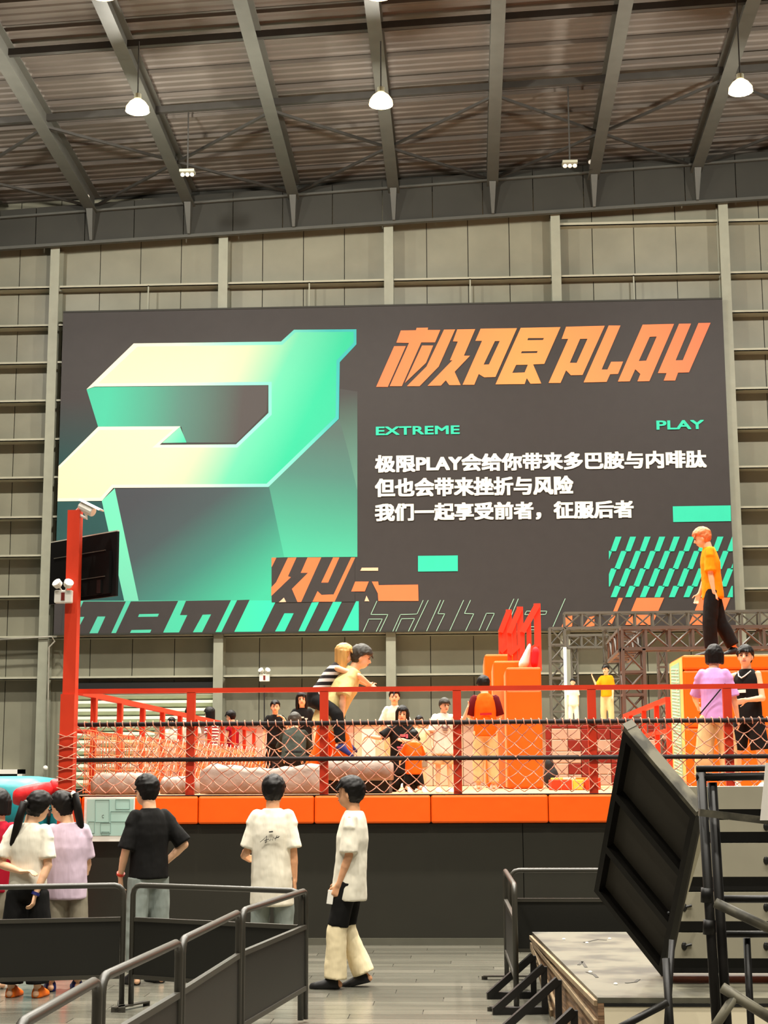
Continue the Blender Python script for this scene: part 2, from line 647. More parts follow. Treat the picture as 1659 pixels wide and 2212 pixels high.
# ================================================================== banner
BG = mat('banner_charcoal', (60, 56, 55), rough=0.55, var=0.04, spec=0.25)
pTL, pBR = at(133, 675, BANY), at(1578, 1365, BANY)
BX0, BX1, BZ0, BZ1 = -12.03, 7.66, 5.86, 15.6
t_ban = thing('banner', (-2.2, BANY, BZ0), 'huge charcoal wall banner with green letter graphic and orange title', 'banner')
MB().box(BX0, BX1, BANY, BANY + 0.08, BZ0, BZ1).build('backing', BG, t_ban)
b = MB()
b.bar((BX0, BANY + 0.03, BZ1), (BX1, BANY + 0.03, BZ1), 0.1, 0.05).bar((BX0, BANY + 0.03, BZ0), (BX1, BANY + 0.03, BZ0), 0.1, 0.05)
b.build('edge_frame', DARKP, t_ban)
LAY = [0]


def onban(lift=None):
    def fn(p):
        q = at(p[0], p[1], BANY)
        return V((min(max(q.x, BX0), BX1), BANY - (lift if lift is not None else LAY[0]), min(max(q.z, BZ0 + 0.0), BZ1)))
    return fn


def art(name, m, shapes, label=None):
    """one printed layer; shapes = list of loops or (outer, hole, ...) tuples in photo coordinates"""
    LAY[0] += 0.0012
    fn = onban()
    for s in shapes:
        o = MB().poly(list(s) if isinstance(s, tuple) else [s], fn).build(name, m, t_ban, fix=False)
        if label:
            o['label'] = label
    return o


def cv(sx, sy, k):
    return lambda pts: [(sx + x * k, sy + y * k) for x, y in pts]


TEAL = mat('print_teal', (56, 206, 170), rough=0.55, var=0.02, spec=0.2)
PORA = pxgrad('print_orange', [(0, (255, 128, 84)), (0.45, (255, 158, 92)), (1, (255, 122, 86))], (820, 770), (1530, 770))
PORA2 = mat('print_orange_plain', (255, 124, 76), rough=0.55, var=0.02, spec=0.2)
PWHT = mat('print_white', (252, 248, 232), rough=0.55, var=0.01, spec=0.2)
LINE = mat('print_pale_green', (165, 205, 180), rough=0.55, var=0.02, spec=0.2)
# --- shaded facets of the big letter
art('dark_teal_field', pxgrad('pt1', [(0, (66, 62, 62)), (1, (38, 74, 74))], (160, 860), (150, 1010)),
    [[(130, 845), (188, 842), (213, 922), (127, 1006)]])
art('letter_inside', pxgrad('pt2', [(0, (74, 190, 158)), (0.55, (86, 128, 118)), (1, (80, 76, 76))], (230, 880), (520, 905)),
    [[(187, 841), (205, 836), (578, 833), (576, 890), (510, 956), (400, 956), (392, 922), (212, 922)]])
art('letter_inside_chip', pxgrad('pt3', [(0, (150, 226, 190)), (1, (70, 205, 168))], (360, 930), (400, 955)), [[(389, 922), (403, 956), (350, 957)]])
art('letter_left_face', mat('pt4', (42, 80, 80), var=0.05, spec=0.2), [[(124, 1083), (222, 1083), (276, 1298), (118, 1298)]])
art('letter_front_face', pxgrad('pt5', [(0, (70, 74, 80)), (0.3, (70, 84, 88)), (0.6, (66, 126, 116)), (1, (64, 188, 152))], (330, 1060), (520, 1320)),
    [[(248, 1056), (581, 1050), (614, 1204), (588, 1205), (588, 1300), (296, 1300)]])
art('letter_side_face', pxgrad('pt6', [(0, (82, 104, 100)), (0.35, (78, 128, 118)), (1, (74, 190, 156))], (700, 930), (660, 1205)),
    [[(581, 1050), (733, 905), (752, 975), (772, 1060), (772, 1203), (614, 1204)]])
art('letter_far_face', pxgrad('pt7', [(0, (72, 72, 72)), (1, (96, 150, 134))], (750, 850), (772, 1050)), [[(733, 905), (734, 840), (772, 846), (772, 1060), (752, 975)]])
art('letter_light_strip', pxgrad('pt8', [(0, (112, 226, 186)), (1, (112, 200, 172))], (235, 1065), (285, 1300)), [[(220, 1082), (248, 1055), (300, 1300), (269, 1300)]])
face = [(635, 712.5), (770, 711.5), (770, 744), (734, 782.5), (732, 905), (580, 1052), (245, 1054), (220, 1082), (122, 1083),
        (124, 1007), (212, 922), (390, 921), (345, 961), (510, 960), (580, 892), (580, 832), (205, 835), (187, 841), (289, 742), (607, 738)]
art('letter_edge', pxgrad('pt9', [(0, (250, 244, 214)), (0.5, (150, 236, 210)), (1, (62, 176, 176))], (300, 960), (740, 900)), [face])
inner = [(638, 718), (764, 717), (764, 741), (727, 779), (725, 901), (576, 1045), (242, 1047), (217, 1075), (122, 1076),
         (124, 1014), (215, 929), (374, 928), (329, 967), (513, 967), (587, 896), (587, 825), (213, 828), (297, 749), (610, 745)]
art('letter_face', pxgrad('pt10', [(0, (234, 224, 190)), (0.36, (234, 224, 188)), (0.62, (104, 206, 170)), (0.8, (54, 194, 152)), (1, (60, 188, 150))],
                          (235, 840), (700, 1060)), [inner])
# --- cropped green lettering along the foot
k6 = cv(120, 1270, 0.3014)
k5 = cv(570, 1180, 0.217)
k7 = cv(900, 1270, 0.2411)
k8 = cv(1290, 1080, 0.1929)
art('foot_green_band', pxgrad('pt11', [(0, (88, 190, 164)), (0.6, (72, 196, 160)), (1, (56, 220, 176))], (170, 1330), (600, 1330)),
    [[(140, 1298), (597, 1297), (563, 1372), (140, 1374)]])
art('foot_dark_letter', BG, [
    k6([(200, 97), (505, 97), (397, 352), (300, 352), (358, 205), (302, 205), (240, 352), (140, 352), (207, 208), (150, 208)]),
    (k6([(540, 97), (880, 93), (768, 350), (430, 352)]), k6([(600, 188), (742, 185), (733, 206), (592, 208)]), k6([(545, 302), (688, 299), (678, 322), (533, 325)])),
    k6([(935, 93), (1258, 88), (1143, 345), (1047, 345), (1115, 190), (1055, 192), (981, 348), (882, 348), (945, 195), (892, 195)]),
    k6([(1302, 88), (1392, 85), (1278, 340), (1186, 340)]),
    k6([(60, 118), (175, 97), (110, 352), (40, 352)])])
art('foot_green_stripe', TEAL, [k5(s) for s in (
    [(205, 668), (298, 668), (205, 868), (108, 868)], [(478, 560), (550, 555), (405, 865), (340, 868)],
    [(690, 553), (778, 548), (632, 862), (542, 865)], [(918, 548), (945, 548), (945, 860), (772, 862)])])
art('dark_inset', BG, [k5([(78, 115), (905, 112), (905, 552), (120, 560), (78, 560)])])
art('orange_fragment', PORA2, [k5(s) for s in (
    [(78, 115), (125, 115), (78, 210)], [(240, 115), (325, 113), (240, 300), (270, 308), (75, 495), (75, 410), (122, 360)],
    [(435, 113), (572, 112), (372, 555), (335, 555), (280, 425), (440, 265), (368, 265)], [(690, 112), (752, 112), (640, 362), (572, 362)],
    [(870, 112), (910, 112), (705, 552), (485, 552), (535, 447), (575, 485), (695, 480)],
    [(910, 352), (1045, 352), (1005, 450), (870, 450)],
    [(1075, 352), (1138, 352), (1142, 388), (1535, 382), (1540, 545), (1140, 545), (1135, 470)])])
art('pale_fragment', mat('print_peach', (255, 196, 160), var=0.02), [k5(s) for s in (
    [(975, 215), (1138, 213), (1138, 245), (960, 245)], [(150, 558), (200, 512), (222, 555)], [(1022, 492), (1050, 548), (1002, 548)])])


def ribbons(name, polys, w=1.3):
    LAY[0] += 0.0012
    for pl in polys:
        b = MB()
        for (a, c) in zip(pl[:-1], pl[1:]):
            p, q = onban()(a), onban()(c)
            d = (q - p).normalized()
            n = V((-d.z, 0, d.x)) * (w * 0.0137 / 2)
            b.add([p - n - d * 0.008, q - n + d * 0.008, q + n + d * 0.008, p + n - d * 0.008], [(0, 1, 2, 3)])
        b.build(name, LINE, t_ban, fix=False)


ribbons('outline_letter', [k5(s) for s in (
    [(1125, 548), (1065, 680), (1235, 680), (1155, 858)], [(990, 858), (1045, 725), (1180, 725), (1120, 858)],
    [(1585, 540), (1525, 675), (1360, 680), (1285, 850)], [(1635, 540), (1490, 855)], [(1315, 852), (1370, 722), (1500, 720), (1440, 852)])] + [k7(s) for s in (
    [(213, 112), (90, 390)], [(243, 112), (190, 232), (252, 232), (178, 388)], [(420, 112), (297, 388)], [(482, 112), (428, 230), (512, 232), (440, 385)],
    [(560, 385), (625, 228), (697, 228), (625, 385)], [(870, 100), (815, 220)], [(910, 100), (850, 245)],
    [(985, 208), (1167, 208), (1155, 238), (968, 240), (985, 208)], [(1330, 98), (1222, 345)], [(1010, 348), (1075, 348)], [(1010, 375), (1075, 375)])])
art('green_block', TEAL, [[(903, 1201), (989, 1200), (989, 1234), (903, 1235)], [(1453, 1094), (1578, 1092), (1579, 1126), (1454, 1128)]])
hatch = []
for k in range(-1, 9):
    d = 163 * k
    hatch.append([(205 + d, 412), (272 + d, 412), (210 + d, 575), (145 + d, 578)])
    hatch.append([(268 + d, 572), (332 + d, 570), (253 + d, 775), (188 + d, 778)])
    hatch.append([(318 + d, 768), (385 + d, 765), (305 + d, 970), (238 + d, 972)])
    hatch.append([(200 + d, 963), (270 + d, 963), (215 + d, 1090), (150 + d, 1090)])


def clip(poly, x0, x1):
    for sgn, lim in ((1, x0), (-1, x1)):
        out = []
        for i in range(len(poly)):
            a, c = poly[i - 1], poly[i]
            ia, ic = sgn * (a[0] - lim) >= 0, sgn * (c[0] - lim) >= 0
            if ia != ic:
                t = (lim - a[0]) / (c[0] - a[0])
                out.append((lim, a[1] + t * (c[1] - a[1])))
            if ic:
                out.append(c)
        poly = out
        if len(poly) < 3:
            return None
    return poly


hatch = [clip(h, 130, 1518) for h in hatch]
art('green_hatch', TEAL, [k8(h) for h in hatch if h])
art('orange_foot_shape', PORA2, [k8(s) for s in (
    [(238, 1098), (287, 1098), (160, 1400), (120, 1400)], [(440, 1098), (748, 1095), (615, 1400), (315, 1400)],
    [(1150, 1098), (1490, 1095), (1360, 1400), (1025, 1400)])] +
    [[(1213, 1354), (1222, 1333), (1236, 1330), (1236, 1352), (1230, 1356)], [(1258, 1356), (1272, 1333), (1284, 1331), (1284, 1352)]])
# --- title
T1 = cv(800, 680, 0.22905)
T2 = cv(1170, 680, 0.22905)
title = [
    T1([(288, 150), (430, 148), (437, 125), (545, 123), (540, 145), (660, 145), (610, 262), (480, 262), (297, 675), (183, 675), (365, 268), (245, 265)]),
    T1([(225, 298), (335, 297), (165, 682), (55, 682)]),
    T1([(488, 292), (593, 292), (525, 455), (325, 645)]),
    T1([(695, 142), (800, 140), (645, 490), (465, 675), (345, 675), (530, 490)]),
    T1([(820, 140), (990, 137), (882, 388), (940, 388), (795, 540), (852, 665), (745, 665), (712, 620), (665, 670), (540, 672), (775, 430), (750, 432), (825, 255), (778, 253)]),
    (T1([(1040, 133), (1383, 128), (1180, 588), (1075, 592), (1022, 560), (980, 662), (870, 662), (1053, 248), (990, 248)]), T1([(1175, 250), (1220, 250), (1118, 470), (1068, 472)])),
    (T1([(1418, 125), (1793, 118), (1640, 465), (1535, 470), (1612, 650), (1510, 652), (1475, 600), (1455, 655), (1180, 658)]),
     T1([(1487, 222), (1637, 222), (1627, 240), (1480, 242)]), T1([(1428, 347), (1578, 345), (1570, 362), (1420, 365)]), T1([(1375, 475), (1485, 473), (1455, 545), (1338, 550)])),
    (T2([(230, 115), (595, 105), (385, 570), (275, 572), (230, 525), (178, 645), (65, 645), (250, 230), (188, 230)]), T2([(362, 230), (432, 228), (330, 455), (265, 455)])),
    T2([(632, 103), (743, 103), (565, 518), (620, 518), (655, 445), (768, 443), (720, 560), (645, 562), (612, 635), (395, 640)]),
    (T2([(952, 95), (1248, 88), (1015, 628), (903, 630), (930, 560), (882, 515), (830, 630), (718, 632)]), T2([(1018, 210), (1085, 207), (985, 435), (915, 438)])),
    T2([(1295, 87), (1408, 85), (1262, 432), (1330, 430), (1478, 80), (1592, 78), (1388, 545), (1285, 548), (1258, 622), (1150, 623), (1178, 552), (1095, 552)])]
art('title_letter', PORA, title, 'slanted orange block lettering of the title')


def ban_text(name, body, a, c, bold, m):
    """writing between photo points a (lower left) and c (upper right)"""
    LAY[0] += 0.0012
    p, q = at(*a, BANY), at(*c, BANY)
    L = LAY[0]
    b = MB()
    for dx in (-1, 0, 1):
        for dy in (-1, 0, 1):
            e = bold * (q.z - p.z) * 0.5
            text_mb(body, lambda u: V((u[0] + dx * e, BANY - L - (dx * 3 + dy + 4) * 0.0006, u[1] + dy * e * 0.7)), p.x + e, q.x - e, p.z + e, q.z - e, 0.0, b)
    return b.build(name, m, t_ban, fix=False)


ban_text('green_caption', 'EXTREME', (812, 941), (993, 919), 0.10, TEAL)
ban_text('green_caption', 'PLAY', (1418, 929), (1520, 907), 0.10, TEAL)
ban_text('white_line', '极限PLAY会给你带来多巴胺与内啡肽', (810, 1022), (1525, 972), 0.09, PWHT)
ban_text('white_line', '但也会带来挫折与风险', (810, 1075), (1238, 1027), 0.09, PWHT)
ban_text('white_line', '我们一起享受前者，征服后者', (810, 1128), (1368, 1080), 0.09, PWHT)

# ================================================================== raised platform
PY, DK = 16.7, 1.53           # front face, deck height
PXL, PXR = -4.25, 9.5
tp = thing('raised_platform', (0, PY, 0), 'raised black platform with an orange padded edge below the net', 'platform')
FRONTM = mat('platform_black', (40, 38, 29), rough=0.55, var=0.06)
b = MB().box(PXL, PXR, PY + 0.06, 43.5, 0, DK - 0.02)
b.build('body', FRONTM, tp)
x = PXL
while x < PXR:
    MB().box(x + 0.004, min(x + 2.4, PXR) - 0.004, PY, PY + 0.06, 0.07, Z_(1780, PY)).build('front_sheet', FRONTM, tp)
    x += 2.4
MB().box(PXL, PXR, PY - 0.02, PY + 0.06, 0.0, 0.07).build('kick_strip', mat('grey_strip', (92, 90, 78), rough=0.4), tp)
zo0, zo1 = Z_(1778, PY), Z_(1718, PY)
xs = [X_(p_, PY, 1750) for p_ in (178, 430, 680, 931, 1184, 1437, 1690, 1943)]
for xa, xb in zip(xs[:-1], xs[1:]):
    MB().box(xa + 0.003, xb - 0.003, PY - 0.07, PY, zo0, zo1).build('edge_pad', ORANGE, tp, bevel=0.02)
MB().box(X_(146, PY, 1750), X_(174, PY, 1850), PY - 0.07, PY, 0.02, zo1).build('corner_pad', ORANGE, tp, bevel=0.02)
MB().box(PXL, PXR, PY - 0.05, PY + 0.10, zo1, DK + 0.0).build('edge_bar', mat('black_foam', (34, 16, 14), rough=0.7), tp)
MB().box(-7.4, PXL, 28.6, 43.5, 0, DK).build('annex', FRONTM, tp)
MB().box(PXL, PXR, PY + 0.10, 43.5, DK - 0.02, DK).build('deck', mat('peach_deck', (196, 134, 92), rough=0.7), tp)

# ------------------------------------------------ railing with rope net
RY = PY + 0.02
rail_t = thing('railing', (0, RY, DK), 'red steel railing with black foam bars along the platform front', 'railing')
zt = Z_(1488, RY)
posts = [X_(p_, RY, 1600) for p_ in (412, 700, 988, 1280, 1574)]
posts += [posts[-1] + 1.41, posts[-1] + 2.82]
for x in posts:
    MB().box(x - 0.044, x + 0.044, RY - 0.03, RY + 0.03, DK, zt - 0.02).build('post', RED, rail_t)
MB().box(PXL + 0.05, posts[-1], RY - 0.03, RY + 0.03, zt - 0.025, zt + 0.025).build('top_rail', RED, rail_t)
FOAM = mat('black_foam_bar', (30, 18, 16), rough=0.75)
z1, z2 = Z_(1561, RY), Z_(1638, RY)
for z in (z1, z2):
    MB().tube([(PXL + 0.05, RY - 0.045, z), (posts[-1], RY - 0.045, z)], 0.024, 10).build('foam_bar', FOAM, rail_t, smooth=True)


def net(origin, U, Vv, nu, nv, r, jit, wrap=None, seed=1, puff=0.02):
    """knotted diamond mesh of round cord"""
    rd = random.Random(seed)
    o, U, Vv = V(origin), V(U), V(Vv)
    n = U.cross(Vv).normalized()
    P = {}
    for i in range(nu + 1):
        for j in range(nv + 1):
            if (i + j) % 2 == 0:
                k = jit if 0 < j < nv else jit * 0.3
                P[i, j] = o + U * (i + rd.uniform(-k, k)) + Vv * (j + rd.uniform(-k, k) - 0.25 * sin(pi * j / nv) * (0.5 + 0.5 * sin(i * 0.37))) + n * rd.uniform(-puff, puff)
    b = MB()
    for (i, j), p in P.items():
        for dj in (-1, 1):
            q = P.get((i + 1, j + dj))
            if q is not None:
                mid = (p + q) / 2 + V((0, 0, -0.006))
                b.tube([p, mid, q], r, 4)
        if 0 < j < nv:
            b.ell(p, (r * 1.7, 0, 0), (0, r * 1.7, 0), (0, 0, r * 1.7), 5, 4)
    if wrap:
        for i in range(0, nu + 1):
            c = o + U * i + Vv * nv
            ring = [c + V((0.03 * (a / 8.0) - 0.01, 0.034 * cos(2 * pi * a / 8), 0.034 * sin(2 * pi * a / 8))) for a in range(9)]
            b.tube(ring, r * 0.9, 4)
    return b


x0 = PXL + 0.1
nb = net((x0, RY - 0.045, DK + 0.02), (0.0815, 0, 0), (0, 0, (z1 - DK - 0.02) / 10), 104, 10, 0.0062, 0.22, True)
o = nb.build('safety_net', ROPE, None, smooth=True, fix=False)
tag(o, 'pale rope net laced between the red railing posts at the platform front', 'net', kind='thing')

# left side railing and net running back
SXx = -4.18
rl = thing('railing', (SXx, 17, DK), 'red side railing running back along the left platform edge', 'railing')
k = 0
ylast = 31.0
y = 17.55
while y < ylast:
    MB().box(SXx - 0.03, SXx + 0.03, y - 0.045, y + 0.045, DK, zt - 0.02).build('post', RED, rl)
    y += 1.33
MB().bar((SXx, 16.9, zt), (SXx, ylast, zt), 0.06, 0.06).build('top_rail', RED, rl)
MB().tube([(SXx - 0.02, 16.9, z1 - 0.06), (SXx - 0.02, ylast, z1 - 0.06)], 0.022, 8).build('foam_bar', ROPER, rl, smooth=True)
b = MB()
rd = random.Random(5)
for i in range(10):
    z = DK + 0.03 + i * 0.083
    b.tube([(SXx + 0.05 + rd.uniform(-0.01, 0.01), 16.9 + k * 0.4, z + rd.uniform(-0.008, 0.008)) for k in range(36)], 0.006, 4)
for i in range(int(14 / 0.075)):
    y = 16.95 + i * 0.075
    b.tube([(SXx + 0.05 + rd.uniform(-0.006, 0.006), y + rd.uniform(-0.02, 0.02), DK + 0.02 + k * (z1 - 0.08 - DK) / 4) for k in range(5)], 0.005, 4)
o = b.build('safety_net', mat('orange_rope', (232, 132, 78), rough=0.8), None, smooth=True, fix=False)
tag(o, 'orange square rope net on the left side railing, seen edge on', 'net', kind='thing')
o = net((SXx + 0.30, 18.3, DK + 0.02), (0.006, 0.17, 0), (0, 0, 0.11), 60, 6, 0.006, 0.08, None, 9, 0.01).build('safety_net', ROPE, None, smooth=True, fix=False)
tag(o, 'second slack pale rope net just inside the left side railing', 'net', kind='thing')

# partition railing at the right
QX = 2.44
rq = thing('railing', (QX, 19.5, DK), 'short red partition railing left of the amber block', 'railing')
for y in (19.5, 20.7, 22.2, 24.0, 24.9):
    MB().box(QX - 0.03, QX + 0.03, y - 0.035, y + 0.035, DK, zt - 0.03).build('post', RED, rq)
MB().bar((QX, 19.5, zt), (QX, 24.9, zt), 0.06, 0.06).build('top_rail', RED, rq)
MB().bar((QX, 19.5, DK + 0.72), (QX, 24.9, DK + 0.72), 0.05, 0.05).build('mid_rail', RED, rq)

# ------------------------------------------------ tall red pole with screen, camera, light
plx = at(149, 1600, 16.45).x
tpole = thing('red_pole', (plx, 16.45, DK), 'tall red square pole at the left corner of the platform', 'pole')
ztop = Z_(1104, 16.45, 150)
zj = Z_(1500, 16.45, 150)
MB().box(plx - 0.066, plx + 0.066, 16.38, 16.52, zj, ztop).build('shaft', RED, tpole)
MB().box(plx - 0.082, plx + 0.066, 16.37, 16.53, 0.0, zj).build('lower_shaft', RED, tpole)
b = MB()
for i in range(12):
    z = Z_(1585, 16.3, 150) - i * 0.055
    w = 0.095
    b.tube([(plx - w, 16.36, z), (plx, 16.355, z + (0.03 if i % 2 else -0.03)), (plx + w, 16.36, z + 0.02)], 0.006, 4)
b.build('lacing_cord', ROPE, tpole, smooth=True)
# screen
zc = Z_(1227, 16.7, 176)
sc_c = V((at(178, 1227, 16.75).x, 16.75, zc))
yaw = radians(-40)
ex = V((cos(yaw), sin(yaw), 0))
ny = V((-sin(yaw), cos(yaw), 0))
if ny.y > 0:
    ny = -ny
wd, hg = 0.60, 0.345
ts = thing('television', (sc_c.x, sc_c.y, zc - hg), 'black television seen from behind, mounted on the red pole', 'television')


def tvbox(b, u0, u1, w0, w1, d0, d1):
    P = lambda u, w, d: sc_c + ex * u + V((0, 0, w)) + ny * d
    return b.hexa([P(u0, w0, d0), P(u1, w0, d0), P(u1, w0, d1), P(u0, w0, d1), P(u0, w1, d0), P(u1, w1, d0), P(u1, w1, d1), P(u0, w1, d1)])


TVB = mat('black_tv_shell', (13, 12, 10), rough=0.65, spec=0.15)
tvbox(MB(), -wd, wd, -hg, hg, -0.03, 0.0).build('screen_panel', TVB, ts)
tvbox(MB(), -wd * 0.86, wd * 0.86, -hg * 0.9, hg * 0.42, 0.0, 0.03).build('rear_shell', TVB, ts)
tvbox(MB(), -wd, wd, hg, hg + 0.012, -0.03, 0.0).build('top_edge', mat('lit_tv_edge', (200, 196, 180), rough=0.3), ts)  # pale colour paints in the light along the top edge
for w in (0.15, -0.13):
    tvbox(MB(), -wd * 0.8, wd * 0.75, w, w + 0.008, 0.03, 0.04).build('rib', mat('tv_rib', (90, 86, 76), rough=0.4), ts)
tvbox(MB(), wd * 0.55, wd * 0.66, -0.30, -0.16, 0.03, 0.05).build('wall_plate', BLACK, ts)
MB().bar(sc_c + ny * 0.03 + ex * -0.15, (plx, 16.5, zc), 0.08, 0.10).build('mount_arm', BLACK, ts)
# cctv on top
c = at(188, 1100, 16.4)
tcam = thing('security_camera', (plx, 16.45, ztop), 'white security camera on the top of the red pole', 'camera')
ax = V((0.80, -0.25, -0.42)).normalized()
sd = ax.cross(V((0, 0, 1))).normalized()
up = sd.cross(ax)
b = MB()
b.loft([b.ering(c + ax * h, sd * r, up * r, 12) for h, r in ((-0.10, 0.03), (-0.09, 0.05), (0.08, 0.052), (0.09, 0.045))]).build('body', WHITEP, tcam)
b = MB()
b.hexa([c + ax * -0.11 + sd * -0.055 + up * 0.05, c + ax * 0.17 + sd * -0.055 + up * 0.05, c + ax * 0.17 + sd * 0.055 + up * 0.05, c + ax * -0.11 + sd * 0.055 + up * 0.05,
        c + ax * -0.11 + sd * -0.04 + up * 0.068, c + ax * 0.17 + sd * -0.04 + up * 0.068, c + ax * 0.17 + sd * 0.04 + up * 0.068, c + ax * -0.11 + sd * 0.04 + up * 0.068]).build('sun_hood', WHITEP, tcam)
MB().tube([c + up * -0.04, c + V((0, 0, -0.10)), V((plx + 0.06, 16.42, Z_(1113, 16.4, 160)))], 0.018, 8).build('arm', WHITEP, tcam)
MB().tube([c + ax * -0.1, V((plx, 16.45, ztop))], 0.006, 6).build('cable', WHITEP, tcam)
emergency_light(at(136, 1283, 16.304), 0.19, 'white twin-head emergency light on the red pole below the television')

# ------------------------------------------------ floor plan board
bx0, bx1 = X_(181, 16.6, 1770), X_(290, 16.6, 1770)
bz0, bz1 = Z_(1818, 16.6, 240), Z_(1722, 16.6, 240)
tb = thing('plan_board', ((bx0 + bx1) / 2, 16.6, bz0), 'white framed pale green floor plan board on the platform front', 'sign')
MB().box(bx0, bx1, 16.60, 16.628, bz0, bz1).build('frame', WHITEP, tb, bevel=0.004)
MB().box(bx0 + 0.03, bx1 - 0.01, 16.596, 16.6, bz0 + 0.06, bz1 - 0.02).build('print', mat('plan_print', (176, 208, 196), rough=0.4, var=0.03), tb)
LNM = mat('plan_line', (116, 146, 138))
pf = lambda px, py: V((X_(px, 16.594, py), 16.594, Z_(py, 16.594, px)))
for rect in ((239, 1753, 281, 1775), (217, 1778, 239, 1800), (250, 1727, 280, 1748), (219, 1797, 236, 1804), (191, 1775, 204, 1800), (206, 1728, 236, 1776)):
    b = MB()
    A, B, C_, D = pf(rect[0], rect[1]), pf(rect[2], rect[1]), pf(rect[2], rect[3]), pf(rect[0], rect[3])
    for p, q in ((A, B), (B, C_), (C_, D), (D, A)):
        b.bar(p, q, 0.003, 0.004)
    b.build('room_outline', LNM, tb)
p = pf(220, 1767)
text_mb('C', lambda u: V((u[0], 16.593, u[1])), p.x, p.x + 0.022, p.z, p.z + 0.032).build('plan_letter', BLACK, tb, fix=False)

# ------------------------------------------------ mats just behind the net
def soft_mat(px0, px1, py0, Y, depth, label, zbase=DK, m=MATGREY, sag=0.0, n=14):
    xa, xb = X_(px0, Y, 1660), X_(px1, Y, 1660)
    zt_ = Z_(py0, Y, (px0 + px1) / 2)
    b = MB()
    rg = []
    for i in range(n + 1):
        t = i / n
        x = xa + (xb - xa) * t
        e = min(1, 0.86 + 2.4 * min(t, 1 - t)) if 0 < t < 1 else 0.8
        zz = zbase + (zt_ - zbase) * (e - sag * sin(pi * t) ** 2) + 0.012 * sin(i * 2.3)
        ring = []
        for (fy, fz) in ((0.0, 0.12), (0.02, 0.02), (0.5, 0.0), (0.98, 0.02), (1, 0.12), (1.0, 0.8), (0.93, 0.97), (0.5, 1.03), (0.07, 0.97), (0.0, 0.8)):
            ring.append(V((x, Y + depth * fy + 0.012 * sin(i * 1.7 + fz * 5), zbase + 0.001 + (zz - zbase) * fz)))
        rg.append(ring)
    b.loft(rg)
    o = b.build('crash_mat', m, smooth=True)
    return tag(o, label, 'mat')


soft_mat(432, 700, 1650, 17.25, 1.0, 'long sagging grey crash mat behind the net, left of the striding man', sag=0.16)
soft_mat(702, 842, 1640, 17.3, 0.9, 'grey crash mat behind the net under the piggyback pair', zbase=DK + 0.14, sag=0.05)
xa, xb = X_(704, 17.35), X_(840, 17.35)
o = MB().box(xa, xb, 17.36, 18.1, DK, DK + 0.139).build('foam_block', BLACKM, bevel=0.01)  # black block put in for the dark gap below the mat
tag(o, 'low black block standing in for the dark gap under the grey crash mat', 'block')
soft_mat(197, 300, 1672, 17.25, 0.8, 'grey crash mat behind the net at the far left')
soft_mat(346, 406, 1680, 17.4, 0.8, 'small grey mat between the black-haired boy and the left post')

# ------------------------------------------------ rear low walls on the platform
tr = thing('rear_platform', (0, 31, DK), 'second raised platform at the back with cream and chequered padded front', 'platform')
ZR = Z_(1563, 31.5)
MB().box(X_(330, 31), 8.5, 31.6, 43.4, DK, ZR - 0.01).build('body', CREAMV, tr)
b = MB()


def wallpad(px0, px1, py0, py1, m, Y=31.5, d=0.09, name='wall_pad'):
    z0 = max(Z_(py1, Y, px0), DK)
    MB().box(X_(px0, Y) + 0.004, X_(px1, Y) - 0.004, Y - d, Y, z0 + 0.003, Z_(py0, Y, px0) - 0.003).build(name, m, tr, bevel=0.015)


GREYV = mat('grey_vinyl', (172, 160, 144), rough=0.6)
PINKV = mat('blush_vinyl', (205, 160, 142), rough=0.6)
DRED = mat('dark_red_vinyl', (120, 26, 14), rough=0.55)
for (a, c, m) in ((335, 420, CREAMV), (420, 505, PINKV), (505, 590, PINKV), (590, 690, GREYV), (690, 765, PINKV), (765, 850, CREAMV), (850, 935, CREAMV), (935, 1000, CREAMV), (1000, 1078, GREYV)):
    wallpad(a, c, 1563, 1640, m)
    wallpad(a, c, 1640, 1720, ORANGE2 if a < 740 else (CREAMV if a < 980 else GREYV))
yy = [1566, 1574, 1598, 1623, 1634, 1649, 1673, 1720]
xx = [1178, 1191, 1226, 1254, 1289, 1318, 1350, 1385, 1415, 1448]
pat = ['ddddddddd', 'dggdddgdg', 'dgddgddgd', 'dggdddgdd', 'dggdddddg', 'dgddgdgdd', 'dggdgddgd']
BEIGEV = mat('grey_beige_vinyl', (178, 160, 140), rough=0.6)
for r in range(7):
    for q in range(9):
        wallpad(xx[q], xx[q + 1], yy[r], yy[r + 1], BEIGEV if pat[r][q] == 'g' else DRED, 31.2, 0.1)
MB().box(X_(330, 31.5), 8.5, 31.38, 31.62, ZR - 0.01, ZR + 0.03).build('top_edge', mat('dark_edge', (40, 26, 22)), tr)

